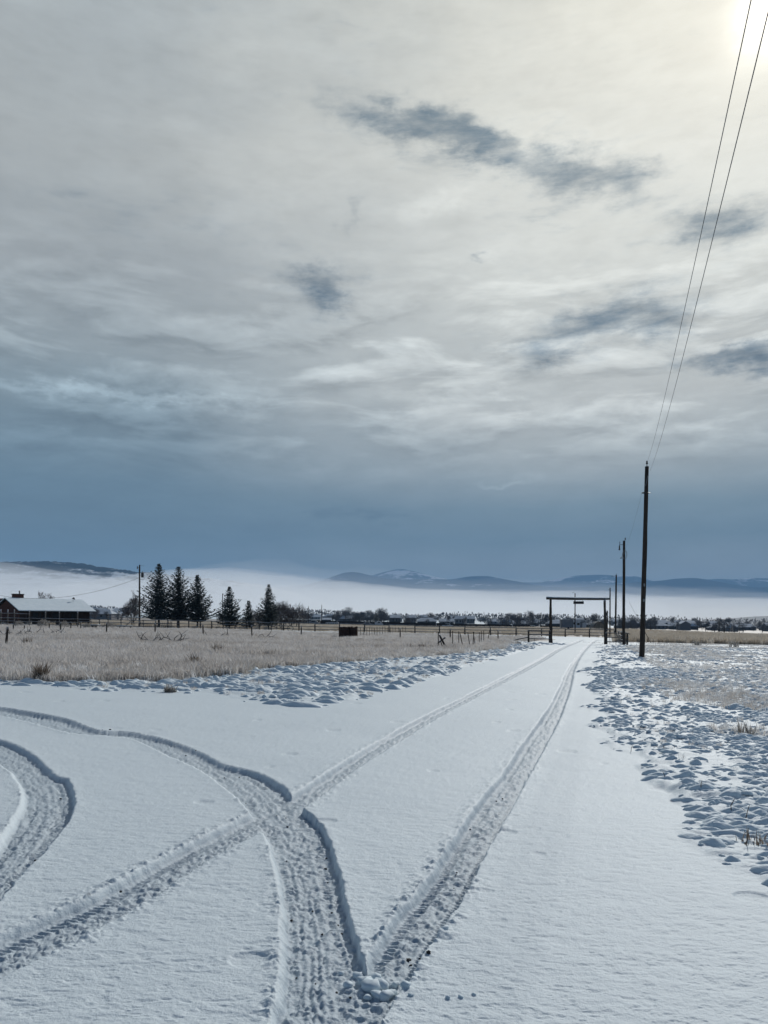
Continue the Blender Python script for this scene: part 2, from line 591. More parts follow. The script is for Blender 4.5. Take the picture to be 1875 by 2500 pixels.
def dist_poly(x, y, poly):
    best = np.full(x.shape, 1e9); arc = np.zeros(x.shape)
    L = 0.0
    for (ax, ay), (bx, by) in zip(poly[:-1], poly[1:]):
        vx, vy = bx - ax, by - ay
        ll = vx * vx + vy * vy
        if ll < 1e-10: continue
        t = np.clip(((x - ax) * vx + (y - ay) * vy) / ll, 0, 1)
        d2 = (x - ax - t * vx) ** 2 + (y - ay - t * vy) ** 2
        mk = d2 < best
        best[mk] = d2[mk]
        arc[mk] = (L + t * math.sqrt(ll))[mk]
        L += math.sqrt(ll)
    return np.sqrt(best), arc


def inside(x, y, poly):
    r = np.zeros(x.shape, bool)
    n = len(poly)
    j = n - 1
    for i in range(n):
        xi, yi = poly[i]; xj, yj = poly[j]
        if yi != yj:
            c = ((yi > y) != (yj > y)) & (x < (xj - xi) * (y - yi) / (yj - yi) + xi)
            r ^= c
        j = i
    return r


A_out = [(-160, 1712), (-60, 1718), (0, 1725), (85, 1739), (170, 1756), (244, 1781), (317, 1785), (397, 1801), (482, 1829), (544, 1863), (623, 1884), (680, 1912), (711, 1940),
         (742, 1974), (788, 2019), (816, 2082), (836, 2155), (850, 2218), (867, 2274), (884, 2325), (905, 2393), (925, 2460), (940, 2540), (950, 2640)]
A_in = [(-160, 1730), (-60, 1737), (0, 1746), (85, 1766), (170, 1788), (244, 1794), (317, 1801), (397, 1836), (482, 1874), (538, 1917), (589, 1963), (623, 2008), (646, 2048),
        (663, 2099), (676, 2167), (685, 2235), (685, 2308), (676, 2393), (657, 2500), (630, 2640)]
B_out = [(-120, 1775), (0, 1804), (57, 1827), (102, 1858), (142, 1895), (164, 1898), (178, 1923), (184, 1963), (170, 2002), (142, 2042), (108, 2082), (62, 2127), (28, 2167), (-40, 2240), (-160, 2340)]
B_in = [(-120, 1825), (0, 1868), (34, 1900), (51, 1929), (48, 1968), (28, 2002), (0, 2048), (-40, 2100), (-160, 2220)]
C_up = [(-160, 2352), (-80, 2315), (0, 2280), (227, 2184), (397, 2093), (567, 2008), (650, 1968), (737, 1927), (935, 1800), (1048, 1743), (1162, 1686), (1252, 1641), (1320, 1606), (1350, 1588), (1378, 1576), (1400, 1568), (1415, 1562)]
C_lo = [(-160, 2470), (-80, 2430), (0, 2388), (227, 2274), (363, 2200), (476, 2121), (600, 2053), (700, 2005), (759, 1963), (935, 1835), (1048, 1765), (1162, 1702), (1252, 1656), (1336, 1609), (1366, 1590), (1392, 1577), (1414, 1568), (1428, 1562)]
D_l = [(800, 2640), (828, 2540), (855, 2450), (878, 2385), (900, 2330), (935, 2274), (969, 2229), (1031, 2161), (1082, 2082), (1133, 2008), (1173, 1951), (1230, 1883), (1275, 1815), (1326, 1747), (1364, 1679), (1385, 1634), (1409, 1602), (1426, 1582), (1440, 1570), (1452, 1562)]
D_r = [(860, 2640), (915, 2530), (969, 2439), (1009, 2376), (1060, 2297), (1105, 2235), (1150, 2161), (1190, 2082), (1230, 2008), (1264, 1951), (1298, 1883), (1337, 1815), (1371, 1747), (1395, 1679), (1405, 1634), (1420, 1604), (1436, 1583), (1450, 1570), (1462, 1562)]

H = np.zeros_like(xf)
dirt = np.zeros_like(xf)
packed = np.zeros_like(xf)
crumb_zone = np.zeros_like(xf)
TR = np.zeros_like(xf)          # rut height (<=0)
RUTS = []
for (name, lo, hi, depth, wall_hi, wall_lo, kind) in (
        ('A', A_in, A_out, 0.060, 0.022, 0.055, 'wide'), ('B', B_in, B_out, 0.060, 0.022, 0.06, 'wide'),
        ('C', C_lo, C_up, 0.052, 0.040, 0.02, 'tread'), ('D', D_r, D_l, 0.052, 0.040, 0.02, 'tread')):
    pl, ph = track(lo, hi)
    RUTS.append((pl, ph))
    x0, x1 = min(pl[:, 0].min(), ph[:, 0].min()) - 0.6, max(pl[:, 0].max(), ph[:, 0].max()) + 0.6
    y0, y1 = min(pl[:, 1].min(), ph[:, 1].min()) - 0.6, max(pl[:, 1].max(), ph[:, 1].max()) + 0.6
    idx = np.where((xf > x0) & (xf < x1) & (yf > max(y0, 2.2)) & (yf < y1))[0]
    x, y = xf[idx], yf[idx]
    jx = (fbm(x * 9, y * 9, 3, 11) - 0.5) * 0.030
    jy = (fbm(x * 9, y * 9, 3, 23) - 0.5) * 0.030
    xx, yy = x + jx, y + jy
    dl, al = dist_poly(xx, yy, pl)
    dh, ah = dist_poly(xx, yy, ph)
    ins = inside(xx, yy, np.concatenate([pl, ph[::-1]]))
    wscale = 1.0
    stp = np.where(y < 7, 0.58, 0.8) * y * y / (769 * EYE)
    stp = np.minimum(stp, 0.042 + 0.0034 * y) * (0.45 if kind == 'tread' else 1.1)
    fl = np.minimum(sst(dh, 0, np.maximum(wall_hi * wscale, stp)), sst(dl, 0, np.maximum(wall_lo * wscale, stp)))
    q = dh / np.maximum(dh + dl, 1e-6)
    fade = 1 - 0.4 * sst(y, 12, 60)
    z = np.zeros_like(x)
    rough = (fbm(x * 22, y * 16, 3, 5, 0.6) - 0.5)
    lumps = sst(fbm(x * 24, y * 24, 3, 91, 0.6), 0.48, 0.68)
    if kind == 'tread':
        ph_ = (ah / 0.044 + 2.2 * np.abs(q - 0.5)) % 1.0
        bars = sst(np.abs(ph_ - 0.5), 0.12, 0.32)
        sh = sst(np.abs(q - 0.56), 0.20, 0.27) * (1 - sst(np.abs(q - 0.56), 0.38, 0.44))
        cen = 1 - sst(np.abs(q - 0.56), 0.16, 0.24)
        wear = sst(fbm(x * 2.5, y * 2.5, 2, 77), 0.25, 0.6)
        tread = -0.022 * bars * sh * (0.5 + 0.5 * wear) + (0.35 + 0.65 * cen) * (0.024 * rough + 0.014 * lumps) + 0.006 * rough
        zz = -depth * fl + tread * sst(fl, 0.55, 1.0)
    else:
        ph_ = (ah / 0.046 + 1.6 * q) % 1.0
        bars = sst(np.abs(ph_ - 0.5), 0.12, 0.34)
        sh = np.maximum(sst(q, 0.12, 0.2) * (1 - sst(q, 0.28, 0.34)), sst(q, 0.68, 0.74) * (1 - sst(q, 0.9, 0.97)))
        wear = sst(fbm(x * 2.2, y * 2.2, 2, 31), 0.35, 0.7)
        grooves = (vnoise(q * 22, al * 1.2, 3) - 0.5)
        tread = -0.016 * bars * sh * wear + 0.018 * rough + 0.011 * lumps + 0.012 * grooves + 0.010 * (fbm(x * 46, y * 40, 2, 15, 0.6) - 0.5)
        zz = -depth * fl + tread * sst(fl, 0.5, 1.0)
    z = np.where(ins, zz * fade, 0.0)
    # crumbs thrown on the rims
    rim_h = np.where(ins, 0, np.exp(-(np.minimum(dh, 9) / 0.085) ** 1.4))
    rim_l = np.where(ins, 0, np.exp(-(np.minimum(dl, 9) / 0.075) ** 1.4))
    lump2 = bumps(x, y, 0.055, 47, 0.3, 0.8, 0.5) + 0.7 * bumps(x, y, 0.028, 53, 0.3, 0.8, 0.5)
    amt = sst(fbm(x * 3, y * 3, 3, 60), 0.30, 0.62)
    if kind == 'tread':
        rim = (1 - 0.7 * sst(y, 9, 18)) * 0.020 * rim_h * (0.15 + lump2 * 1.0) * (0.5 + 0.5 * amt) + 0.016 * rim_l * lump2 * amt
    else:
        rim = 0.012 * rim_h * (0.5 + 0.4 * lump2) + 0.014 * rim_l * lump2 * amt + 0.006 * rim_l
    z = z + rim * fade
    TR[idx] = np.where(z < 0, np.minimum(TR[idx], z), np.where(TR[idx] < -0.004, TR[idx], np.maximum(TR[idx], z)))
    flo = np.where(ins, np.maximum(sst(fl, 0.35, 0.85), sst(y, 8, 14)), 0) * (1.0 + 0.25 * sst(y, 10, 30) * (kind == 'tread'))
    dirt[idx] = np.maximum(dirt[idx], flo)

# fields: where lumps of snowed-in turf and dry grass lie (outlines in plan)
RIGHT_EDGE = np.array([(G(*p).x, G(*p).y) for p in [(1960, 2330), (1875, 2150), (1800, 2090), (1745, 2030), (1690, 1985), (1640, 1930), (1590, 1885), (1545, 1845), (1500, 1815), (1465, 1780), (1458, 1740), (1450, 1700), (1447, 1660), (1446, 1625), (1452, 1600), (1460, 1585), (1480, 1575)]])
LEFT_EDGE = np.array([(G(*p).x, G(*p).y) for p in [(-400, 1668), (0, 1674), (250, 1682), (420, 1692), (520, 1700), (640, 1716), (760, 1722), (900, 1706), (960, 1690), (1040, 1665), (1120, 1635), (1200, 1612), (1270, 1592), (1335, 1574)]])
GRASS_EDGE = np.array([(G(*p).x, G(*p).y) for p in [(-400, 1662), (0, 1664), (200, 1665), (420, 1666), (560, 1652), (640, 1637), (800, 1625), (1000, 1610), (1100, 1600), (1230, 1585), (1262, 1573), (1240, 1566)]])


def right_of(x, y):
    ex = np.interp(y, RIGHT_EDGE[:, 1], RIGHT_EDGE[:, 0])
    return x - ex          # >0 inside the right field


def left_of(x, y, E):
    o = np.argsort(E[:, 0])
    ey = np.interp(x, E[o, 0], E[o, 1])
    return y - ey          # >0 beyond the edge


rt = right_of(xf, yf) + (fbm(xf * 1.2, yf * 0.8, 3, 8) - 0.5) * (0.7 + 0.03 * yf)
m_right = sst(rt, -0.1, 0.12 + 0.008 * yf) * (yf > 2.0)
lt = left_of(xf, yf, LEFT_EDGE) + (fbm(xf * 0.9, yf * 0.7, 3, 9) - 0.5) * 3.0
road_left = np.interp(yf, [0, 10, 14, 20, 26, 40, 78, 100], [-3.0, -3.2, -2.5, 0.2, 2.4, 7.0, 16.6, 23.0])
m_left = sst(lt, 0, 1.5) * (yf > 9) * (xf < road_left + 1.2)
m_far = (yf > 96)
# small dents and wind ripples everywhere, gentle swell
H += (fbm(xf * 0.35, yf * 0.35, 3, 2) - 0.5) * 0.05 * np.clip(yf / 6, 0.3, 1) * (yf < 400)
dn = np.clip(1 - yf / 30, 0, 1) * (np.abs(T.ravel()) < 0.605)
H += (fbm(xf * 5, yf * 9, 3, 4) - 0.5) * 0.010 * dn
H += (fbm(xf * 18, yf * 30, 3, 14, 0.65) - 0.5) * 0.008 * dn
H -= 0.0045 * sst(fbm(xf * 11, yf * 26, 3, 141, 0.55), 0.56, 0.70) * np.clip(1 - yf / 16, 0, 1)
dents = bumps(xf, yf, 0.9, 121, 0.06, 0.16, 0.30)
H -= 0.020 * np.minimum(dents, 0.8) * (1 - m_right) * (yf < 30)
H *= (1 - 0.85 * sst(dirt, 0, 0.5))
H += TR
# hummocks
wx = xf + (fbm(xf * 3, yf * 3, 2, 301) - 0.5) * 0.16; wy = yf + (fbm(xf * 3 + 9, yf * 3, 2, 302) - 0.5) * 0.16
big = bumps(wx, wy, 0.52, 201, 0.24, 0.62, 0.62, True)
mid = bumps(wx, wy, 0.27, 207, 0.28, 0.72, 0.80, True)
sml = bumps(wx, wy, 0.145, 213, 0.32, 0.75, 0.80, True)
clus = sst(fbm(xf * 0.55, yf * 0.45, 3, 71), 0.32, 0.58)
clus2 = sst(fbm(xf * 0.9 + 5, yf * 0.7, 3, 73), 0.35, 0.6)
hum = 0.030 * big * clus + 0.030 * mid * clus2 + 0.020 * sml + 0.03 * clus
hum = hum * (1 + 0.25 * (fbm(xf * 14, yf * 14, 2, 99) - 0.5))
mid_far = 1 - 0.55 * sst(yf, 22, 45)
H += hum * np.maximum(m_right * mid_far, m_left * 1.1) * (1 - sst(yf, 70, 110))
Z = plane_z(xf) + rise(xf, yf) + H * (yf > 1.8)
Z = np.where(yf > 150, Z - 0.0 , Z)

# how much dry grass shows through the snow, and how trodden the snow is
gmask = np.zeros_like(xf)
gp = left_of(xf, yf, GRASS_EDGE) + (fbm(xf * 0.5, yf * 0.5, 3, 19) - 0.5) * 4
lg = sst(gp, 0, 3.0) * (yf > 15) * (xf < road_left - 0.5) * (yf < 106)
gmask = np.maximum(gmask, lg * 0.75)
rg = sst(fbm(xf * 0.25, yf * 0.12, 3, 29), 0.42, 0.62) * sst(yf, 14, 34) * sst(xf - np.interp(yf, [10, 20, 40, 100], [5.6, 8.2, 13.5, 30]), 0, 3)
gmask = np.maximum(gmask, rg * 0.55 * m_right)
gmask = np.maximum(gmask, ((yf > 90) & (yf < 1200) & (xf > 0.30 * yf)) * 0.85 * sst(yf, 88, 96))
gmask = np.maximum(gmask, (yf > 131) * (yf < 700) * 0.85)
gmask *= (yf > 2)

nr, nc = shape
ii = np.arange(nr * nc).reshape(nr, nc)
quads = np.stack([ii[:-1, :-1], ii[:-1, 1:], ii[1:, 1:], ii[1:, :-1]], -1).reshape(-1, 4)
gme = bpy.data.meshes.new('snowy_ground')
gme.vertices.add(nr * nc)
gme.vertices.foreach_set('co', np.stack([xf, yf, Z], -1).astype(np.float32).ravel())
gme.loops.add(quads.size)
gme.loops.foreach_set('vertex_index', quads.astype(np.int32).ravel())
gme.polygons.add(len(quads))
gme.polygons.foreach_set('loop_start', np.arange(0, quads.size, 4, dtype=np.int32))
gme.polygons.foreach_set('use_smooth', np.ones(len(quads), bool))
gme.update()
gme.validate()
for nm, arr in (('grassy', gmask), ('dirt', dirt), ('lumpy', np.maximum(m_right, m_left))):
    at_ = gme.attributes.new(nm, 'FLOAT', 'POINT')
    at_.data.foreach_set('value', arr.astype(np.float32))


def snow_mat():
    m, t, b = mat('snow')
    pos = t.new('ShaderNodeTexCoord').outputs['Object']
    def attr(n):
        a = t.new('ShaderNodeAttribute'); a.attribute_name = n
        return a.outputs['Fac']
    g, dr, lp = attr('grassy'), attr('dirt'), attr('lumpy')
    n1 = t.noise(pos, 0.6, 4, 0.55)
    n2 = t.noise(pos, 60.0, 3, 0.6)
    n3 = t.noise(t.v('MULTIPLY', pos, (1.0, 1.0, 0.0)), 7.0, 5, 0.65)
    snow = t.mix(n1, (0.60, 0.675, 0.715), (0.655, 0.73, 0.765))
    # packed snow with gravel grit in the ruts
    grit = t.m('MULTIPLY', t.ss(t.noise(pos, 45.0, 4, 0.65), 0.46, 0.66), t.m('MULTIPLY', dr, 0.34))
    c = t.mix(t.m('MULTIPLY', dr, 0.62), snow, (0.37, 0.445, 0.505))
    c = t.mix(grit, c, (0.25, 0.285, 0.32))
    # straw showing through
    straw = t.mix(t.noise(pos, 2.5, 4, 0.6), (0.22, 0.185, 0.15), (0.36, 0.32, 0.28))
    gf = t.ss(t.m('ADD', g, t.m('MULTIPLY', t.m('SUBTRACT', n3, 0.5), 1.3)), 0.45, 0.85)
    c = t.mix(t.m('MULTIPLY', gf, t.ss(g, 0.0, 0.2)), c, straw)
    t.put(b.inputs['Base Color'], c)
    b.inputs['Roughness'].default_value = 0.58
    b.inputs['Specular IOR Level'].default_value = 0.32
    bp = t.new('ShaderNodeBump')
    bp.inputs['Strength'].default_value = 0.55
    bp.inputs['Distance'].default_value = 0.010
    t.put(bp.inputs['Height'], t.m('ADD', n2, t.m('MULTIPLY', t.noise(pos, 170.0, 2, 0.6), 0.5)))
    t.l.new(bp.outputs[0], b.inputs['Normal'])
    return m


M_SNOW = snow_mat()
gme.materials.append(M_SNOW)
ground = bpy.data.objects.new('snowy_ground', gme)
COL.objects.link(ground)
tagp(ground, kind='structure')

# height of the finished ground for standing things on it
_ylist = ys


def ground_z(x, y):
    i = int(np.clip(np.searchsorted(ys, y), 1, nr - 1))
    w = 2.3 + abs(ys[i] - 2.3)
    j = int(np.clip(np.searchsorted(tcol, x / w), 0, nc - 1))
    return float(Z[i * nc + j])


# ------------------------------------------------------------------ hills and mountains
def hill_mat(name, forest, snowc, scale, lo, hi, zlo, zhi):
    m, t, b = mat(name)
    pos = t.new('ShaderNodeTexCoord').outputs['Object']
    n = t.noise(t.v('MULTIPLY', pos, (1, 1, 1.8)), scale, 6, 0.6)
    n2 = t.noise(pos, scale * 9, 3, 0.7)
    z = t.sep(pos)[2]
    zz = t.ss(z, zlo, zhi, -0.14, 0.14)
    f = t.ss(t.m('ADD', t.m('ADD', n, zz), t.m('MULTIPLY', t.m('SUBTRACT', n2, 0.5), 0.35)), lo, hi)
    t.put(b.inputs['Base Color'], t.mix(f, forest, snowc))
    b.inputs['Roughness'].default_value = 0.95
    b.inputs['Specular IOR Level'].default_value = 0.0
    return m


def ridge(name, sil, D, front, back_, mtl, seed, amp, rough=0.0, nx=260, ny=36):
    pxs = np.array([p[0] for p in sil], float); pys = np.array([p[1] for p in sil], float)
    px = np.linspace(pxs[0], pxs[-1], nx)
    top = (HY - np.interp(px, pxs, pys)) / F * D + EYE
    k = np.array([1, 2, 3, 2, 1]) / 9.0
    top = np.convolve(np.pad(top, 2, mode='edge'), k, 'valid')
    tt = np.linspace(-1, 1, ny)
    verts = []
    for v in tt:
        dd = D + (v * front if v < 0 else v * back_)
        x = (px - CX) / F * (D + v * 0.25 * (front if v < 0 else back_))
        prof = (1 - abs(v)) ** (0.9) if v < 0 else (1 - v ** 1.5)
        nz = (fbm(x / (front * 0.28) + 3, np.full_like(x, dd / (front * 0.4)), 4, seed) - 0.5)
        h = top * prof + nz * amp * (1 - prof * 0.98) * (prof > 0.0) + (rough * (vnoise(x / (D * 0.0022), np.full_like(x, dd * 0.01), seed + 5) - 0.5))
        h = np.where(abs(v) > 0.99, -160, h)
        verts += [(a, dd, b) for a, b in zip(x, np.maximum(h, -160))]
    faces = []
    for i in range(ny - 1):
        for j in range(nx - 1):
            a = i * nx + j
            faces.append((a, a + 1, a + nx + 1, a + nx))
    o = obj(name, (verts, [], faces), mtl, smooth=True)
    tagp(o, kind='structure')
    return o


M_HILL = hill_mat('wooded_hill', (0.030, 0.040, 0.046), (0.60, 0.64, 0.68), 0.010, 0.44, 0.60, 340, 170)
M_MTN = hill_mat('forest_mountain', (0.028, 0.040, 0.050), (0.62, 0.66, 0.70), 0.0016, 0.70, 0.80, 100, 620)
M_MTNF = hill_mat('far_snowy_mountain', (0.030, 0.042, 0.052), (0.66, 0.69, 0.72), 0.0011, 0.57, 0.66, 300, 900)
ridge('far_mountains', [(300, 1440), (700, 1432), (800, 1425), (880, 1412), (930, 1397), (978, 1386), (1011, 1394), (1050, 1405), (1110, 1416), (1250, 1420), (1322, 1422), (1363, 1410), (1412, 1404), (1471, 1402), (1510, 1404), (1547, 1402), (1563, 1408), (1590, 1417), (1640, 1418), (1700, 1416), (1740, 1413), (1765, 1412), (1794, 1415), (1828, 1409), (1875, 1412), (1950, 1405), (2300, 1400), (2700, 1420)],
      13500, 2500, 1000, M_MTNF, 5, 320)
ridge('mountains', [(560, 1445), (740, 1430), (797, 1412), (842, 1396), (870, 1395), (897, 1402), (940, 1412), (1000, 1414), (1041, 1412), (1102, 1414), (1147, 1406), (1192, 1405), (1235, 1414), (1276, 1421), (1330, 1432), (1400, 1434), (1480, 1430), (1540, 1422), (1580, 1418), (1607, 1418), (1650, 1412), (1699, 1410), (1726, 1414), (1790, 1426), (1850, 1434), (1930, 1430), (2300, 1425), (2700, 1440)],
      10500, 2300, 900, M_MTN, 15, 260)
ridge('wooded_hill', [(-900, 1400), (-300, 1380), (0, 1371), (70, 1370), (150, 1370), (200, 1375), (260, 1385), (330, 1394), (400, 1401), (480, 1408), (560, 1416), (640, 1428), (720, 1445), (800, 1475), (860, 1515)],
      4300, 1200, 700, M_HILL, 25, 60, rough=9.0, nx=420)
ridge('low_hill', [(1300, 1545), (1480, 1536), (1640, 1522), (1730, 1516), (1790, 1509), (1840, 1505), (1900, 1503), (2050, 1500), (2300, 1510)],
      1750, 300, 250, M_MTN, 35, 4, nx=90)

# ------------------------------------------------------------------ fog bank and haze
def volume_mat(name, color, density, aniso):
    m = bpy.data.materials.new(name)
    m.use_nodes = True
    t = NT(m.node_tree)
    for nd in list(t.n):
        t.n.remove(nd)
    o = t.new('ShaderNodeOutputMaterial')
    v = t.new('ShaderNodeVolumePrincipled')
    v.inputs['Color'].default_value = (*color, 1)
    v.inputs['Density'].default_value = density
    v.inputs['Anisotropy'].default_value = aniso
    t.l.new(v.outputs[0], o.inputs['Volume'])
    return m


def fog_bank(prof, D, y0, y1, density, seed, amp):
    nx, ny = 220, 30
    pxs = np.array([p[0] for p in prof], float); pys = np.array([p[1] for p in prof], float)
    px = np.linspace(pxs[0], pxs[-1], nx)
    top = (HY - np.interp(px, pxs, pys)) / F * D + EYE
    verts = []; faces = []
    yv = np.linspace(y0, y1, ny)
    for y in yv:
        x = (px - CX) / F * D
        v = (D - y) / (D - y0) if y < D else (y - D) / (y1 - D)
        a = np.full(nx, max(0.0, 1 - v * v) * (min(y, D) / D) ** 1.0)
        nz = (fbm(x / 330.0, np.full(nx, y / 450.0), 5, seed, 0.6) - 0.5) * amp
        h = top * a + nz * a * (0.3 + 0.7 * (a < 0.97))
        for q, w in zip(x, h): verts.append((q, y, max(w, -60)))
    for y in yv:
        for p in px: verts.append(((p - CX) / F * D, y, -70.0))
    N = nx * ny
    for i in range(ny - 1):
        for j in range(nx - 1):
            a = i * nx + j
            faces.append((a, a + 1, a + nx + 1, a + nx))
            faces.append((N + a, N + a + nx, N + a + nx + 1, N + a + 1))
    for i in range(ny - 1):
        a = i * nx
        faces.append((a, a + nx, N + a + nx, N + a))
        a = i * nx + nx - 1
        faces.append((a, N + a, N + a + nx, a + nx))
    for j in range(nx - 1):
        faces.append((j, N + j, N + j + 1, j + 1))
        a = (ny - 1) * nx + j
        faces.append((a, a + 1, N + a + 1, N + a))
    o = obj('fog', (verts, [], faces), volume_mat('fog_air', (0.985, 0.99, 1.0), density, 0.3))
    tagp(o, 'low white fog bank lying behind the village under the mountains', 'fog', kind='stuff')
    return o


fog_bank([(-1500, 1400), (-400, 1388), (0, 1372), (60, 1380), (150, 1396), (250, 1410), (350, 1416), (430, 1406), (500, 1392), (560, 1383), (640, 1390), (720, 1400), (800, 1410), (900, 1422), (1000, 1431), (1200, 1440), (1400, 1446), (1600, 1456), (1875, 1468), (2300, 1480), (3300, 1495)],
         2700, 900, 4300, 0.0009, 41, 80)
fog_bank([(-1500, 1380), (-400, 1372), (0, 1366), (150, 1378), (250, 1396), (350, 1404), (430, 1392), (500, 1376), (560, 1368), (640, 1372), (720, 1380),
          (800, 1390), (900, 1402), (1000, 1412), (1200, 1421), (1400, 1426), (1600, 1434), (1875, 1444), (2300, 1458), (3300, 1470)],
         2900, 1300, 4600, 0.00022, 57, 110)

bm = bmesh.new()
box(bm, (-14800, -980, -175), (14800, 16600, 905))
haze = obj('haze', bm, volume_mat('haze_air', (0.28, 0.50, 0.77), 0.85e-4, 0.0))
tagp(haze, kind='stuff')

# ------------------------------------------------------------------ ranch gate over the drive
def lumpy_pole(bm, a, b, r0, r1, n=10, seg=9, wob=0.02, sag=0.0, seed=1):
    r = random.Random(seed)
    a = Vector(a); b = Vector(b)
    pts = []; rad = []
    for i in range(seg):
        t = i / (seg - 1)
        p = a.lerp(b, t)
        p += Vector((r.uniform(-wob, wob), r.uniform(-wob, wob), -sag * 4 * t * (1 - t)))
        pts.append(p); rad.append((r0 + (r1 - r0) * t) * r.uniform(0.93, 1.07))
    tube(bm, pts, rad, n)


GATE_D = 77.8
gl = base(1345.5, GATE_D); gr = base(1478, GATE_D)
gate = empty('ranch_gate_arch', gl.lerp(gr, 0.5), 'tall log archway standing over the snowy drive', 'gate arch')
gc = gate.location.copy()
gl -= gc; gr -= gc
top_l = at(1344, 1463.5, GATE_D) - gc; top_r = at(1476, 1463.5, GATE_D) - gc
bm = bmesh.new(); lumpy_pole(bm, gl - Vector((0, 0, 0.3)), top_l, 0.185, 0.105, 12, 12, 0.03, 0, 3)
obj('post', bm, M_POLE, gate, smooth=True)
bm = bmesh.new(); lumpy_pole(bm, gr - Vector((0, 0, 0.3)), top_r, 0.135, 0.115, 12, 12, 0.02, 0, 4)
obj('post', bm, M_WOOD, gate, smooth=True)
bm = bmesh.new(); lumpy_pole(bm, at(1333.5, 1460.5, GATE_D) - gc, at(1487.5, 1462.2, GATE_D) - gc, 0.135, 0.105, 12, 16, 0.018, 0.03, 6)
obj('beam', bm, M_WOOD, gate, smooth=True)
bm = bmesh.new(); lumpy_pole(bm, at(1334, 1458.0, GATE_D) - gc, at(1487, 1459.9, GATE_D) - gc, 0.07, 0.055, 8, 22, 0.02, 0.03, 9)
obj('snow_ridge', bm, M_SNOWCAP, gate, smooth=True)

s0 = at(1412.5, 1471.3, GATE_D)
sign = empty('hanging_sign', s0, 'small dark rectangular board hanging under the log archway beam', 'sign')
bm = bmesh.new(); box(bm, (-0.52, -0.03, -0.135), (0.52, 0.03, 0.135)); bmesh.ops.bevel(bm, geom=bm.edges[:], offset=0.012)
obj('board', bm, M_TRIM, sign)
for sx in (-0.42, 0.42):
    bm = bmesh.new(); tube(bm, [(sx, 0, 0.135), (sx, 0, 0.36)], 0.012, 6)
    obj('hanger', bm, M_METAL, sign)


def rail_panel(name, pts, d, rails_py, label, cat, post_r=0.085, rail_r=0.05, wood=M_WOOD, group=None, top_over=0.06, post_h=None):
    """posts at pixels (px, base py is the plain), rails at listed heights above ground"""
    loc = base((pts[0] + pts[-1]) / 2, d)
    e = empty(name, loc, label, cat, group)
    P_ = [base(p, d) - loc for p in pts]
    hmax = max(rails_py)
    for k, p in enumerate(P_):
        bm = bmesh.new()
        lumpy_pole(bm, p - Vector((0, 0, 0.25)), p + Vector((0, 0, (post_h or hmax + top_over))), post_r, post_r * 0.92, 9, 5, 0.008, 0, k + 11)
        obj('post', bm, wood, e, smooth=True)
    for h in rails_py:
        for a, b in zip(P_[:-1], P_[1:]):
            bm = bmesh.new()
            o_ = Vector((0, -post_r - rail_r * 0.9, h))
            lumpy_pole(bm, a + o_ - Vector((0.06, 0, 0)), b + o_ + Vector((0.06, 0, 0)), rail_r, rail_r * 0.85, 7, 5, 0.012, 0, int(h * 100))
            obj('rail', bm, wood, e, smooth=True)
    return e


rail_panel('short_fence', [1290.5, 1342], GATE_D - 0.6, [0.42, 0.83, 1.24], 'short three-rail fence panel joined to the left post of the archway', 'fence', 0.10)
rail_panel('short_fence', [1480.5, 1531.5], GATE_D - 0.3, [0.27, 0.72, 1.16], 'short three-rail fence panel between the right archway post and utility pole', 'fence', 0.11)
bm = bmesh.new()
a = at(1234, 1568, 76.5); a.z = gz(a.x, a.y) + 0.04
b = at(1289, 1555.5, GATE_D - 0.9)
lumpy_pole(bm, (0, 0, 0), b - a, 0.06, 0.05, 8, 6, 0.01)
tagp(obj('leaning_rail', bm, M_WOOD, None, a, smooth=True), 'loose dark rail slanting from the ground up to the short fence panel', 'rail')
bm = bmesh.new()
a = base(1304, 76.6)
tube(bm, [(0, 0, -0.05), (0.02, 0, 0.25), (0.05, 0, 0.48)], 0.018, 6)
tagp(obj('metal_stake', bm, M_METAL, None, a), 'thin bent stake in the snow under the short left fence panel', 'stake')
for px, h, lb in ((1489, 1.15, 'thin stake in front of the right fence panel, nearer the archway post'), (1503.5, 1.2, 'thin stake in front of the right fence panel, nearer the utility pole')):
    bm = bmesh.new(); tube(bm, [(0, 0, -0.1), (0, 0, h)], 0.02, 6)
    tagp(obj('metal_stake', bm, M_METAL, None, base(px, 76.8)), lb, 'stake')

# ------------------------------------------------------------------ utility poles and wires
def bell(bm, c, r, h):
    c = Vector(c)
    prof = [(0.35, 0), (1, 0.12), (0.95, 0.3), (0.5, 0.42), (0.75, 0.55), (0.7, 0.75), (0.35, 1.0)]
    tube(bm, [c + Vector((0, 0, h * q)) for _, q in prof], [r * k for k, _ in prof], 10)


def pole_thing(px, d, top_px, top_py, r0, r1, label, name='utility_pole', group=None, py_base=None):
    b = base(px, d)
    b.z = ground_z(b.x, b.y)
    t = at(top_px, top_py, d) - b
    e = empty(name, b, label, 'utility pole', group)
    bm = bmesh.new()
    lumpy_pole(bm, Vector((0, 0, -0.4)), t, r0, r1, 14, 14, 0.008, 0, int(px))
    obj('shaft', bm, M_POLE, e, smooth=True)
    return e, t


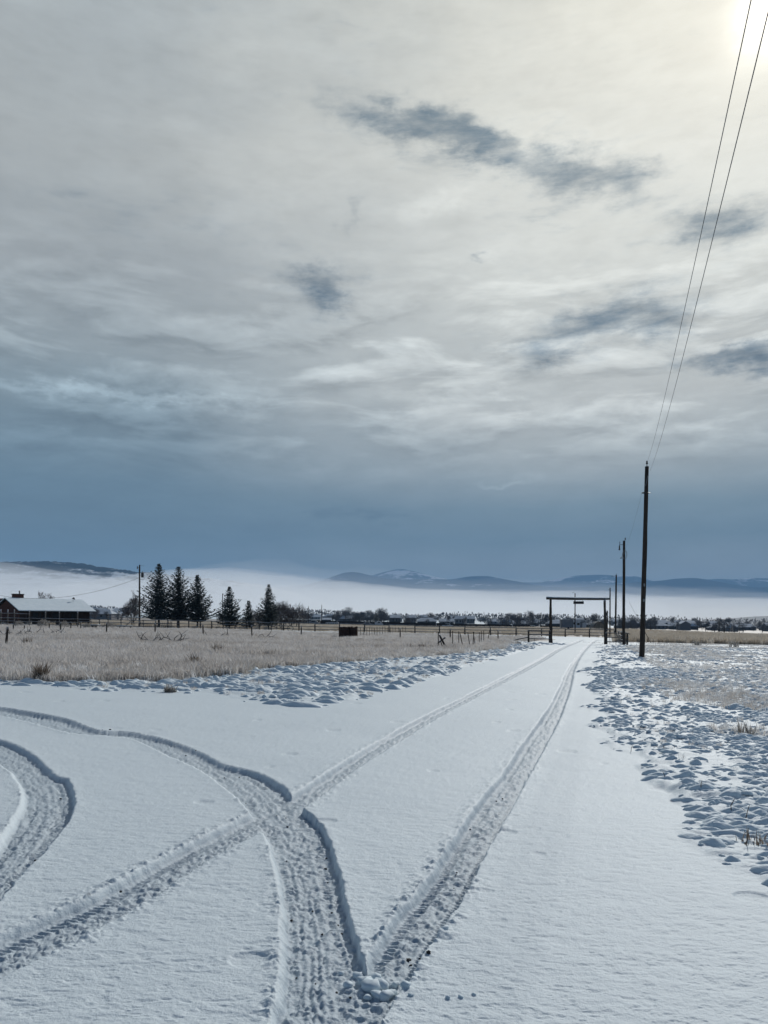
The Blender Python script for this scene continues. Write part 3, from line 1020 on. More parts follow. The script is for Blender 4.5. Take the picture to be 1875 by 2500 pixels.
P1D = EYE * F / ((1607 - HY) - SLOPE * (1566 - CX))
p1, t1 = pole_thing(1566.5, P1D, 1579.5, 1139, 0.145, 0.105, 'tallest dark utility pole, nearest one right of the drive', group='utility poles beside the drive')
bm = bmesh.new(); tube(bm, [t1 - Vector((0, 0, 0.25)), t1 + Vector((0, 0, 0.18))], 0.022, 8); obj('pin', bm, M_METAL, p1)
bm = bmesh.new(); bell(bm, t1 + Vector((0, 0, 0.13)), 0.065, 0.2); obj('insulator', bm, M_METAL, p1, smooth=True)
k = t1 * 0.86
bm = bmesh.new(); tube(bm, [k + Vector((-0.1, -0.1, 0)), k + Vector((-0.2, -0.14, 0.0)), k + Vector((-0.3, -0.14, -0.01))], [0.02, 0.05, 0.03], 8)
obj('spool_insulator', bm, M_METAL, p1)
bm = bmesh.new(); tube(bm, [k + Vector((0.1, 0, 0.02)), k + Vector((0.24, 0, 0.02))], [0.035, 0.02], 8); obj('bolt', bm, M_GALV, p1)
k2 = t1 * 0.937
bm = bmesh.new(); tube(bm, [k2 + Vector((0.09, -0.11, 0.15)), k2 + Vector((0.02, -0.14, 0.14)), k2 + Vector((-0.1, -0.12, -0.45))], 0.014, 6)
obj('ground_wire', bm, M_GALV, p1)
for z in (0.30, 0.38):
    bm = bmesh.new(); c = t1 * z; box(bm, (c.x - 0.05, c.y - 0.155, c.z - 0.09), (c.x + 0.03, c.y - 0.135, c.z + 0.07)); obj('tag_plate', bm, M_GALV, p1)
P1_TOP = p1.location + t1

P2D = 76.0
p2, t2 = pole_thing(1522.5, P2D, 1523.5, 1320, 0.15, 0.12, 'dark utility pole with switch gear on its head by the fence end', group='utility poles beside the drive')
bm = bmesh.new(); tube(bm, [t2 + Vector((0.08, 0, -0.3)), t2 + Vector((0.12, 0, 0.18))], 0.025, 6); bell(bm, t2 + Vector((0.12, 0, 0.1)), 0.07, 0.2); obj('pin_insulator', bm, M_METAL, p2)
bm = bmesh.new()
tube(bm, [t2 + Vector((-0.1, 0, -0.4)), t2 + Vector((-0.42, 0, -0.4)), t2 + Vector((-0.42, 0, -0.1))], 0.03, 6)
obj('bracket', bm, M_METAL, p2)
bm = bmesh.new(); bell(bm, t2 + Vector((-0.45, 0, -0.95)), 0.09, 0.5); tube(bm, [t2 + Vector((-0.45, 0, -0.5)), t2 + Vector((-0.4, 0, -0.35))], 0.025, 6); obj('fuse_cutout', bm, M_METAL, p2)
bm = bmesh.new()
for q in range(14):
    pass
tube(bm, [t2 * 0.86 + Vector((0.2 * math.cos(q / 13 * 6.28) * 1.1 + 0.03, -0.14, 0.42 * math.sin(q / 13 * 6.28) + 0.05)) for q in range(14)], 0.03, 6)
obj('wire_coil', bm, M_GALV, p2)
bm = bmesh.new(); tube(bm, [t2 * 0.88 + Vector((0.06, -0.15, 0.1)), t2 * 0.85 + Vector((-0.28, -0.15, -0.1))], 0.02, 6); obj('ground_wire', bm, M_GALV, p2)
bm = bmesh.new(); tube(bm, [t2 * 0.835 + Vector((-0.1, -0.05, 0)), t2 * 0.835 + Vector((-0.38, -0.05, -0.03))], [0.03, 0.05], 6); obj('spool_insulator', bm, M_METAL, p2)

p3, t3 = pole_thing(1502.5, 108.0, 1504.5, 1404, 0.14, 0.105, 'slimmer utility pole third along the drive, thin side arm', group='utility poles beside the drive')
bm = bmesh.new(); tube(bm, [t3 + Vector((0, 0, -0.2)), t3 + Vector((0, 0, 0.2))], 0.03, 6); obj('pin_insulator', bm, M_METAL, p3)
bm = bmesh.new(); tube(bm, [t3 + Vector((-0.08, 0, -0.12)), t3 + Vector((-0.7, 0, -0.16))], [0.02, 0.03], 6); obj('side_arm', bm, M_METAL, p3)
p4, t4 = pole_thing(1489, 141.0, 1489.5, 1435, 0.13, 0.1, 'thin utility pole fourth along the drive behind the archway post', group='utility poles beside the drive')
bm = bmesh.new(); tube(bm, [t4 + Vector((-0.05, 0, -0.35)), t4 + Vector((-0.4, 0, -0.4))], 0.03, 6); obj('side_arm', bm, M_METAL, p4)
p5, t5 = pole_thing(1482, 178.0, 1482.5, 1491, 0.2, 0.16, 'stubby grey pole just behind the right archway post', name='utility_pole', group='utility poles beside the drive')
bm = bmesh.new(); tube(bm, [t5 + Vector((-0.25, 0, -1.2)), t5 + Vector((-0.25, 0, -0.4))], [0.14, 0.14], 8); obj('transformer', bm, M_METAL, p5)
p6, t6 = pole_thing(1404, 150.0, 1404, 1448, 0.11, 0.085, 'thin pole seen through the archway in front of the trailer')
bm = bmesh.new(); tube(bm, [t6 + Vector((-0.55, 0, 0.05)), t6 + Vector((-0.15, 0, 0.1))], 0.04, 6); obj('side_arm', bm, M_METAL, p6)

# left pole with transformer
p7, t7 = pole_thing(340.5, 119.0, 340.8, 1379, 0.14, 0.11, 'utility pole with a transformer can beside the tall spruces')
c = t7 + Vector((0.45, -0.02, 0))
bm = bmesh.new(); tube(bm, [c + Vector((0, 0, -1.95)), c + Vector((0, 0, -1.9)), c + Vector((0, 0, -1.3)), c + Vector((0, 0, -1.22))], [0.16, 0.21, 0.21, 0.14], 12); obj('transformer', bm, M_METAL, p7, smooth=False)
bm = bmesh.new(); bell(bm, c + Vector((0, 0, -1.22)), 0.06, 0.25); obj('bushing', bm, M_GALV, p7)
bm = bmesh.new(); tube(bm, [c + Vector((0.2, 0, -1.9)), c + Vector((0.36, 0, -2.1)), c + Vector((0.22, 0, -2.3)), c + Vector((-0.35, 0, -2.3))], 0.02, 5); obj('drip_loop', bm, M_WIRE, p7)
bm = bmesh.new(); tube(bm, [t7 + Vector((-0.1, 0, -0.4)), t7 + Vector((-0.34, 0, -0.36))], 0.03, 6); bell(bm, t7 + Vector((-0.34, 0, -0.62)), 0.1, 0.42); obj('fuse_cutout', bm, M_METAL, p7)
bm = bmesh.new(); tube(bm, [t7 + Vector((0.05, 0, -0.1)), t7 + Vector((0.75, 0, -0.18))], 0.014, 5); obj('side_wire', bm, M_WIRE, p7)

for px, d, tp, lb in ((753, 300, 1480, 'thin far pole with a bulge left of the dark far fence'), (785, 310, 1476.5, 'plain thin far pole rising above the dark far fence'),
                      (543, 230, 1449, 'thin pole behind the left small spruce')):
    pole_thing(px, d, px + 0.3, tp, 0.13, 0.1, lb)


def wire(name, pts, r, label, n=40):
    """parabolic span through three control points a, b with sag"""
    a, b, sag = pts
    bm = bmesh.new()
    P_ = []
    for i in range(n + 1):
        t = i / n
        p = a.lerp(b, t)
        p.z -= sag * 4 * t * (1 - t)
        P_.append(p - a)
    tube(bm, P_, r, 5)
    o = obj(name, bm, M_WIRE, None, a)
    tagp(o, label, 'power line', 'overhead wires')
    return o


# the span from the nearest pole passes over the photographer; its far end is another pole behind
E0 = Vector((-4.75, -18.0, 5.8))
wire('power_line', (at(1580.5, 1127, P1D), E0, 1.0), 0.005, 'upper overhead wire running from the head of the nearest pole')
wire('power_line', (at(1586.5, 1150, P1D), E0 + Vector((0, 0, -0.4)), 1.0), 0.005, 'lower overhead wire running from just under the nearest pole head')
wire('power_line', (p1.location + t1 * 0.86 + Vector((-0.25, 0, 0)), p2.location + t2 * 0.84 + Vector((-0.3, 0, 0)), 0.5), 0.004, 'faint wire dropping from the nearest pole to the second pole')
wire('power_line', (p7.location + t7 * 0.80, at(-60, 1441, 128), 2.2), 0.022, 'service wire sagging from the transformer pole across the farmhouse roof')
bm = bmesh.new()
gy0 = at(1536, 1470, 86.0); gy1 = base(1589, 89.0)
tube(bm, [(0, 0, 0), (gy1 - gy0) * 0.55], 0.012, 5)
o = obj('guy_wire', bm, M_WIRE, None, gy0)
tagp(o, 'slanting guy wire with a sleeve behind the nearest utility pole', 'guy wire')
bm = bmesh.new(); tube(bm, [(gy1 - gy0) * 0.55, gy1 - gy0], 0.035, 6)
obj('guard_sleeve', bm, M_WOOD, o)

# ------------------------------------------------------------------ long rail fence across the field
FD = 126.0
fpx = [380, 410, 433, 461, 489, 517, 545, 574, 603, 633, 662, 692, 730, 769, 829, 890, 950, 1013, 1073, 1135, 1197, 1260, 1322, 1380, 1439, 1500]
loc = base(900, FD)
lf = empty('rail_fence', loc, 'long three-rail field fence with frosted rails crossing behind the dry grass', 'fence')
rr = random.Random(5)
fp = [base(p, FD) - loc for p in fpx]
tops = []
for i, p in enumerate(fp):
    h = 1.30 + rr.uniform(-0.05, 0.05)
    tops.append(h)
    bm = bmesh.new()
    lumpy_pole(bm, p - Vector((0, 0, 0.2)), p + Vector((0, 0, h)), 0.11, 0.10, 8, 4, 0.01, 0, i)
    obj('post', bm, M_WOOD, lf, smooth=True)
for i in range(len(fp) - 1):
    for j, hz in enumerate((0.36, 0.80, 1.27)):
        up = 0.07 if (i % 2 == 0 and j == 2) else 0.0
        bm = bmesh.new()
        A_ = fp[i] + Vector((-0.1, -0.15, hz + up + rr.uniform(-0.03, 0.03))); B_ = fp[i + 1] + Vector((0.1, -0.15, hz + up + rr.uniform(-0.03, 0.03)))
        lumpy_pole(bm, A_, B_, 0.075 if j == 2 else 0.055, 0.06 if j == 2 else 0.05, 6, 5, 0.015, 0.01, i * 7 + j)
        obj('rail', bm, M_RAIL, lf, smooth=True)

# fence turning away at the right of the gate
loc = base(1508, 95)
rf = empty('rail_fence', loc, 'short rail fence running away behind the second utility pole', 'fence')
q = [base(1526, 79.5) - loc, base(1517, 92) - loc, base(1510, 106) - loc, base(1504, 122) - loc]
for i, p in enumerate(q):
    bm = bmesh.new(); lumpy_pole(bm, p - Vector((0, 0, 0.2)), p + Vector((0, 0, 1.3)), 0.09, 0.085, 8, 4, 0.01, 0, i + 50); obj('post', bm, M_WOOD, rf, smooth=True)
for i in range(3):
    for hz in (0.35, 0.8, 1.22):
        bm = bmesh.new(); lumpy_pole(bm, q[i] + Vector((-0.12, 0, hz)), q[i + 1] + Vector((-0.12, 0, hz)), 0.05, 0.05, 6, 4, 0.015, 0, i + 60); obj('rail', bm, M_RAIL, rf, smooth=True)

# ------------------------------------------------------------------ corral by the farmhouse
loc = base(110, 104)
co = empty('corral_fence', loc, 'tall-posted corral fence with frosted rails in front of the farmhouse', 'fence')
cpx = [-30, 2, 19, 35, 71.5, 111, 145, 189.5]
cp = [base(p, 104) - loc for p in cpx]
for i, p in enumerate(cp):
    bm = bmesh.new(); lumpy_pole(bm, p - Vector((0, 0, 0.2)), p + Vector((0, 0, 2.36)), 0.085, 0.075, 8, 4, 0.01, 0, i + 70); obj('post', bm, M_GREYWOOD, co, smooth=True)
for hz, last in ((0.42, 7), (0.80, 7), (1.25, 7), (1.86, 4)):
    for i in range(last):
        bm = bmesh.new()
        lumpy_pole(bm, cp[i] + Vector((-0.1, -0.12, hz + rr.uniform(-0.04, 0.04))), cp[i + 1] + Vector((0.1, -0.12, hz + rr.uniform(-0.04, 0.04))), 0.06, 0.05, 6, 4, 0.015, 0.02, i + 80)
        obj('rail', bm, M_GREYWOOD, co, smooth=True)
loc = base(300, 112)
c2 = empty('corral_fence', loc, 'low corral fence with a raised top rail left of the transformer pole', 'fence')
cpx = [189.5, 222, 243, 264, 295.5, 322, 350, 380]
cp = [base(p, 112) - loc for p in cpx]
for i, p in enumerate(cp):
    tall = i in (3, 4, 5)
    bm = bmesh.new(); lumpy_pole(bm, p - Vector((0, 0, 0.2)), p + Vector((0, 0, 2.25 if tall else 1.35)), 0.075, 0.07, 8, 4, 0.01, 0, i + 90); obj('post', bm, M_GREYWOOD, c2, smooth=True)
for hz, f_, l_ in ((0.40, 0, 7), (0.85, 0, 7), (1.25, 0, 7), (1.65, 3, 6)):
    for i in range(f_, l_):
        bm = bmesh.new()
        lumpy_pole(bm, cp[i] + Vector((-0.1, -0.12, hz + rr.uniform(-0.05, 0.05))), cp[i + 1] + Vector((0.1, -0.12, hz + rr.uniform(-0.05, 0.05))), 0.06, 0.055, 6, 4, 0.015, 0.02, i + 99)
        obj('rail', bm, M_RAIL if hz < 1.5 else M_GREYWOOD, c2, smooth=True)
bm = bmesh.new(); lumpy_pole(bm, (0, 0, 0.05), (1.2, 0, 1.15), 0.06, 0.06, 6, 4)
tagp(obj('leaning_rail', bm, M_GREYWOOD, None, base(300, 110.5), smooth=True), 'grey plank propped aslant against the low corral fence', 'plank')

# ------------------------------------------------------------------ line of single fence posts in the grass
wp = [(13.5, 1582, 1532, 'leftmost dark fence post, leaning a little, nearest in the grass'), (32, 1541, 1525, 'short fence post in front of the farmhouse gable'), (59, 1541, 1526, 'short fence post in front of the farmhouse, below its chimney side'),
      (121, 1541, 1520, 'short fence post before the middle of the farmhouse wall'), (148, 1544, 1520, 'dark fence post standing alone right of the middle of the farmhouse'),
      (173, 1539, 1518, 'short fence post right of the middle of the farmhouse wall'), (197, 1538, 1519, 'short fence post near the right end of the farmhouse wall'),
      (260, 1549, 1521, 'fence post in the grass right of the farmhouse corner'), (379, 1550, 1522, 'fence post in the grass under the leftmost tall spruce'),
      (496, 1553, 1526, 'fence post in the grass right of the three tall spruces'), (615, 1555, 1527, 'fence post in the grass under the small middle spruce'),
      (735, 1557, 1530, 'fence post in the grass left of the rusty stock feeder'), (977, 1560, 1535, 'fence post in the grass right of the stock feeder'),
      (1099, 1563, 1536, 'thick post right of the crossed poles'), (1216, 1565, 1539, 'fence post at the grass end near the leaning rail')]
for i, (px, pb, pt, lb) in enumerate(wp):
    g = G(px, pb); g.z = ground_z(g.x, g.y)
    h = (pb - pt) / F * g.y
    bm = bmesh.new(); lumpy_pole(bm, (0, 0, -0.25), (0.05 if px < 20 else rr.uniform(-0.04, 0.04), 0, h), 0.07, 0.06, 8, 4, 0.008, 0, i + 120)
    if px < 20:
        for v in bm.verts: v.co.x += 0.07 * v.co.z
    tagp(obj('fence_post', bm, M_WOOD, None, g, smooth=True), lb, 'fence post', 'single fence posts in the dry grass')

# thin stakes, two lots
st = [(1070, 1590, 1545, 0), (1105, 1580, 1541, 0), (1120, 1577, 1543, 0), (1132, 1583, 1547, 9), (1148, 1580, 1545, 6), (1154, 1580, 1544, -3), (1161, 1576, 1543, 6), (1170, 1574, 1544, 0), (1175, 1571, 1541, 0), (1181, 1569, 1541, 0), (1190, 1566, 1540, -5)]
st2 = [(880, 1557, 1532), (888, 1555, 1532), (895.5, 1555, 1534), (902, 1555, 1532), (908, 1553, 1532), (914, 1553, 1533), (920.5, 1553, 1530), (927.5, 1552, 1531), (933.5, 1551, 1530), (940, 1550, 1530), (947, 1550, 1531), (953.5, 1550, 1531), (959, 1550, 1532), (965, 1549, 1531), (973, 1549, 1531), (983, 1547, 1531), (990, 1547, 1530)]
first = None
for px, pb, pt, lean in st:
    g = G(px, pb); g.z = ground_z(g.x, g.y); h = (pb - pt) / F * g.y
    bm = bmesh.new(); tube(bm, [(0, 0, -0.2), (-lean / F * g.y * 1.0, 0, h)], [0.035, 0.03], 6)
    tagp(obj('metal_stake', bm, M_WOOD, None, g), 'thin dark stake in the row right of the crossed poles', 'stake', 'stakes right of the crossed poles')
for px, pb, pt in st2:
    g = G(px, pb); g.z = ground_z(g.x, g.y); h = (pb - pt) / F * g.y
    bm = bmesh.new(); tube(bm, [(0, 0, -0.2), (0, 0, h)], 0.03, 6)
    tagp(obj('metal_stake', bm, M_WOOD, None, g), 'thin dark stake in the row right of the stock feeder', 'stake', 'stakes right of the stock feeder')
# crossed poles
g1_ = G(1053, 1583); g2_ = G(1092, 1587)
for a, b, r, lb in ((g1_, at(1087, 1556, g1_.y), 0.065, 'dark pole of the crossed pair rising to the right'), (g2_, at(1073, 1550, g2_.y), 0.075, 'dark pole of the crossed pair rising to the left'),
                    (G(1083, 1588), at(1076, 1565, G(1083, 1588).y), 0.035, 'thin slanting stick beneath the crossed poles')):
    a.z = ground_z(a.x, a.y) - 0.05
    bm = bmesh.new(); lumpy_pole(bm, (0, 0, 0), b - a, r, r * 0.85, 8, 5, 0.01)
    tagp(obj('leaning_pole', bm, M_WOOD, None, a, smooth=True), lb, 'pole')

# rusty slatted stock feeder
g = G(851, 1560); g.z = gz(g.x, g.y)
fe = empty('stock_feeder', g, 'dark rusty slatted stock feeder sitting in the dry grass', 'feeder')
for side, cx in ((0, -0.42), (1, 0.48)):
    rad = 0.53 if side == 0 else 0.40
    for i in range(16):
        a = i / 16 * 2 * math.pi
        bm = bmesh.new()
        M_ = Matrix.Translation((cx + rad * math.cos(a), rad * math.sin(a), 0)) @ Matrix.Rotation(a + math.pi / 2, 4, 'Z')
        hh = 1.18 + rr.uniform(-0.08, 0.08)
        box(bm, (-rad * 0.17, -0.02, -0.05), (rad * 0.17, 0.02, hh), M_)
        obj('slat', bm, M_RUST, fe)
    for z in (0.25, 0.95):
        bm = bmesh.new(); tube(bm, [(cx + (rad + 0.035) * math.cos(k / 20 * 6.2832), (rad + 0.035) * math.sin(k / 20 * 6.2832), z) for k in range(21)], 0.02, 5)
        obj('hoop', bm, M_METAL, fe)

# ------------------------------------------------------------------ farmhouse
C0 = base(47, 130.0)
th = math.radians(55)
ho = empty('farmhouse', C0, 'low brown farmhouse with brick gable and snow-covered roof', 'house', None, th)
L, Wd, wh, rh = 14.2, 8.0, 2.45, 4.42
def poly(name, vs, fs, m, parent): return obj(name, (vs, [], fs), m, parent)
bm = bmesh.new(); box(bm, (0.32, 0.4, -0.5), (L - 0.5, Wd - 0.4, wh)); obj('wall', bm, M_SIDING, ho)
poly('gable_wall', [(0.3, 0.4, -0.5), (0.3, Wd - 0.4, -0.5), (0.3, Wd - 0.4, wh), (0.3, Wd / 2, rh - 0.12), (0.3, 0.4, wh),
                    (0.05, 0.4, -0.5), (0.05, Wd - 0.4, -0.5), (0.05, Wd - 0.4, wh), (0.05, Wd / 2, rh - 0.12), (0.05, 0.4, wh)],
     [(0, 1, 2, 3, 4), (9, 8, 7, 6, 5), (0, 5, 6, 1), (1, 6, 7, 2), (2, 7, 8, 3), (3, 8, 9, 4), (4, 9, 5, 0)], M_BRICK, ho)
for sgn in (0, 1):
    def yy_(y): return Wd - y if sgn else y
    vs = [(-0.35, yy_(-0.45), wh - 0.22), (L + 0.3, yy_(-0.45), wh - 0.22), (L + 0.3, yy_(Wd / 2), rh), (-0.35, yy_(Wd / 2), rh)]
    vs += [(x, y, z + 0.1) for x, y, z in vs]
    fs = [(0, 3, 2, 1), (4, 5, 6, 7), (0, 1, 5, 4), (1, 2, 6, 5), (2, 3, 7, 6), (3, 0, 4, 7)]
    if sgn: fs = [f[::-1] for f in fs]
    rf_ = poly('roof', vs, fs, M_TRIM, ho)
    vs2 = [(x * 0.997 + 0.02, y, z + 0.012) for x, y, z in vs[4:]]
    vs2 += [(x, y, z + 0.13) for x, y, z in vs2]
    poly('snow_cover', vs2, fs, M_SNOWCAP, rf_)
for i in range(6):
    x = 1.0 + i * 2.4
    bm = bmesh.new(); box(bm, (x, -0.2, -0.4), (x + 0.14, -0.06, wh - 0.15)); obj('porch_post', bm, M_SIDING, ho)
for x in (2.6, 6.2, 9.9):
    bm = bmesh.new(); box(bm, (x, 0.34, 0.9), (x + 1.5, 0.43, 2.05)); w_ = obj('window', bm, M_TRIM, ho)
    bm = bmesh.new(); box(bm, (x + 0.08, 0.32, 0.98), (x + 1.42, 0.335, 1.97)); obj('pane', bm, M_GLASS, w_)
bm = bmesh.new(); box(bm, (4.6, 0.33, 0.0), (5.5, 0.43, 2.05)); obj('door', bm, M_TRIM, ho)
bm = bmesh.new(); box(bm, (1.5, Wd / 2 + 0.0, 3.6), (3.1, Wd / 2 + 1.0, 5.25)); ch = obj('chimney', bm, M_BRICK, ho)
bm = bmesh.new(); box(bm, (1.4, Wd / 2 - 0.08, 5.25), (3.2, Wd / 2 + 1.08, 5.36)); obj('chimney_cap', bm, M_TRIM, ch)
bm = bmesh.new(); tube(bm, [(2.6, Wd / 2 + 0.5, 5.36), (2.6, Wd / 2 + 0.5, 5.75), (2.6, Wd / 2 + 0.5, 5.78), (2.6, Wd / 2 + 0.5, 5.95)], [0.1, 0.1, 0.17, 0.03], 8); obj('flue_pipe', bm, M_METAL, ch)
bm = bmesh.new(); tube(bm, [(12.0, Wd / 2 - 1.0, 4.0), (12.0, Wd / 2 - 1.0, 4.95)], 0.025, 5); tube(bm, [(11.7, Wd / 2 - 1.1, 4.75), (12.0, Wd / 2 - 1.2, 4.85), (12.25, Wd / 2 - 1.2, 4.6)], [0.04, 0.2, 0.04], 8); obj('antenna', bm, M_METAL, ho)
g = base(4, 146)
ga = empty('garage', g, 'dark gabled garage partly hidden at the left end of the farmhouse', 'garage', None, math.radians(40))
bm = bmesh.new(); box(bm, (-4.2, 0, -0.5), (3.2, 6, 2.6)); obj('wall', bm, M_SIDING, ga)
poly('roof', [(-4.6, -0.5, 2.5), (3.6, -0.5, 2.5), (3.6, 3, 4.6), (-4.6, 3, 4.6), (-4.6, 6.5, 2.5), (3.6, 6.5, 2.5), (-4.6, -0.5, 2.7), (3.6, -0.5, 2.7), (3.6, 3, 4.8), (-4.6, 3, 4.8), (-4.6, 6.5, 2.7), (3.6, 6.5, 2.7)],
     [(6, 7, 8, 9), (9, 8, 11, 10), (0, 3, 2, 1), (3, 4, 5, 2), (0, 1, 7, 6), (4, 10, 11, 5), (1, 2, 8, 7), (2, 5, 11, 8), (0, 6, 9, 3), (3, 9, 10, 4)], M_TRIM, ga)

# ------------------------------------------------------------------ spruces and bare trees
def quad_spray(V, Fc, p, d, w, up):
    s = d.cross(up)
    if s.length < 1e-4: s = Vector((1, 0, 0))
    s.normalize(); s *= w
    i = len(V)
    V += [tuple(p - s * 0.6), tuple(p + d * 0.55 - s), tuple(p + d), tuple(p + d * 0.5 + s), tuple(p + s * 0.6)]
    Fc.append((i, i + 1, i + 2, i + 3, i + 4))


def spruce_mesh(h, R, seed, clear=1.0, dens=1.0):
    r = random.Random(seed)
    V = []; Fc = []
    z = clear
    while z < h - 0.1:
        u = (z - clear) / (h - clear)
        Lb = R * 1.30 * (1 - u) ** 0.95 + 0.05
        if u < 0.08: Lb *= 0.80
        nb = max(5, int((9 - 3 * u) * dens))
        a0 = r.uniform(0, 6.28)
        for k in range(nb + 1):
            a = a0 + k * 6.283 / nb + r.uniform(-0.35, 0.35)
            L_ = Lb * r.choice((0.55, 0.75, 0.88, 1.0, 1.0, 1.2)) * (1 + 0.16 * math.sin(a * 2 + seed) + 0.10 * math.sin(z * 1.7 + a * 3 + seed * 2)) * r.uniform(0.9, 1.08)
            o = Vector((math.cos(a), math.sin(a), 0))
            side = Vector((-o.y, o.x, 0))
            droop = -0.14 + 0.75 * u
            n = max(3, int(L_ / 0.19))
            for j in range(n):
                t = (j + r.uniform(0.1, 0.9)) / n
                p = o * (L_ * t) + Vector((0, 0, z + L_ * (droop * t + 0.34 * t * t)))
                for q in range(3):
                    sgn = (-1, 1, 0)[q]
                    d = (o * r.uniform(0.5, 1.0) + side * sgn * r.uniform(0.4, 0.9) + Vector((0, 0, r.uniform(-0.25, 0.55)))).normalized()
                    d *= r.uniform(0.40, 0.72) * (1.1 - 0.40 * t) * (0.38 + 0.62 * (1 - u))
                    quad_spray(V, Fc, p + Vector((r.uniform(-0.06, 0.06), r.uniform(-0.06, 0.06), r.uniform(-0.08, 0.05))), d, r.uniform(0.075, 0.14), Vector((r.uniform(-0.6, 0.6), r.uniform(-0.6, 0.6), 1)))
        z += 0.30 * r.uniform(0.75, 1.2) * (1.0 if h > 5 else 0.8)
    for k in range(10):
        quad_spray(V, Fc, Vector((0, 0, h - 0.9 + k * 0.06)), Vector((r.uniform(-0.10, 0.10), r.uniform(-0.10, 0.10), 0.34)), 0.035, Vector((1, 0.3, 0)))
    return V, [], Fc


def spruce(px, d, top_py, half_px, seed, label, clear=1.2, dens=1.0, group='spruces along the rail fence'):
    b = base(px, d); b.z -= 0.05
    h = EYE + (HY - top_py) / F * d - b.z
    e = empty('spruce_tree', b, label, 'spruce tree', group)
    bm = bmesh.new(); lumpy_pole(bm, (0, 0, -0.3), (0, 0, h * 0.9), 0.03 * h * 0.55 + 0.03, 0.02, 8, 8, 0.02, 0, seed); obj('trunk', bm, M_BARK, e, smooth=True)
    obj('crown', spruce_mesh(h, half_px / F * d, seed, clear, dens), M_SPRUCE, e)


spruce(388, 131, 1377, 37, 1, 'leftmost of the three tall dark spruces behind the fence', 1.6, 1.15)
spruce(436, 134, 1381, 37, 2, 'middle one of the three tall dark spruces behind the fence', 1.5, 1.15)
spruce(482, 133, 1403, 35, 3, 'rightmost and lowest of the three tall dark spruces', 1.3, 1.15)
spruce(560, 133, 1433, 31, 4, 'wide small spruce left of the tiny spruce', 0.7)
spruce(607, 136, 1467, 17, 5, 'tiny spruce between the two medium spruces', 0.5)
spruce(656, 133, 1427, 24, 6, 'narrow pointed spruce beside the frosted round trees', 1.0)


def bare_mesh(h, seed, spread=0.55, depth=6, r0=None, stems=1, fine=2, thick=1.0):
    """limbs fan out from a short trunk towards a rounded crown, twigs all along them"""
    r = random.Random(seed)
    bm = bmesh.new(); bt = bmesh.new()
    rt_ = r0 or 0.016 * h
    tops = []
    for s in range(stems):
        b0 = Vector((r.uniform(-0.1, 0.1) * h * (stems > 1), r.uniform(-0.05, 0.05) * h * (stems > 1), -0.1))
        lean = Vector((r.uniform(-0.10, 0.10), r.uniform(-0.1, 0.1), 1)) * h * (0.45 if stems == 1 else 0.3)
        pts = [b0, b0 + lean * 0.5 + Vector((r.uniform(-.02, .02) * h, 0, 0)), b0 + lean]
        tube(bt, pts, [rt_ * 1.15, rt_ * 0.85, rt_ * 0.5], 6)
        tops.append((pts, 1.0))
    def limb(p, d, L, rad, lev):
        n = 4
        pts = [p]
        dd = d.copy()
        for i in range(n):
            dd = (dd + Vector((r.uniform(-1, 1), r.uniform(-1, 1), r.uniform(-0.3, 0.75))) * 0.20).normalized()
            pts.append(pts[-1] + dd * L / n)
        tube(bm, pts, [rad * (1 - 0.8 * i / n) for i in range(n + 1)], 3, cap=False)
        if lev >= 3: return
        k = (7, 6, 4 + fine)[lev] if depth > 5 else (6, 5, 3)[lev]
        for j in range(k):
            t = 0.22 + 0.76 * (j + r.random()) / k
            a = t * n; i = min(int(a), n - 1)
            q = pts[i].lerp(pts[i + 1], a - i)
            nd = (dd + Vector((r.uniform(-1, 1), r.uniform(-1, 1), r.uniform(-0.35, 0.8))) * (spread * 1.5)).normalized()
            limb(q, nd, L * r.uniform(0.34, 0.58) * (1.15 - 0.45 * t), max(rad * 0.45, 0.008 * thick), lev + 1)
    for pts, _ in tops:
        k = 8 if stems == 1 else 6
        for j in range(k):
            t = 0.35 + 0.65 * (j + r.random()) / k
            a = t * 2; i = min(int(a), 1)
            q = pts[i].lerp(pts[i + 1], a - i)
            an = r.uniform(0, 6.283)
            up = r.uniform(0.35, 1.5) if j < k - 2 else 3.0
            d = Vector((math.cos(an), math.sin(an), up * (1.0 - 0.4 * spread))).normalized()
            limb(q, d, h * r.uniform(0.34, 0.52), max(rt_ * 0.42, 0.012 * thick), 0 if depth > 5 else 1)
    return bt, bm


def haze_crown(seed, rx, rz, cz, n, w, parent, mtl):
    r = random.Random(seed)
    V = []; Fc = []
    lobes = [Vector((r.uniform(-.6, .6) * rx, r.uniform(-.5, .5) * rx, cz + r.uniform(-.55, .45) * rz)) for _ in range(8)]
    for i in range(n):
        c = r.choice(lobes)
        a = r.uniform(0, 6.283); w_ = r.uniform(-1, 1); q = math.sqrt(1 - w_ * w_)
        n_ = Vector((math.cos(a) * q, math.sin(a) * q, w_))
        p = c + n_ * r.random() ** 0.5 * 0.5 * rx
        if p.z < 0.15: continue
        d = (n_ * 0.8 + Vector((p.x * 0.2, p.y * 0.2, 0.9)) + Vector((r.uniform(-.6, .6), r.uniform(-.6, .6), r.uniform(-.3, .3)))).normalized() * r.uniform(0.3, 0.75)
        quad_spray(V, Fc, p, d, w * r.uniform(0.6, 1.3), Vector((r.uniform(-1, 1), r.uniform(-1, 1), 0.3)))
    return obj('twig_crown', (V, [], Fc), mtl, parent)


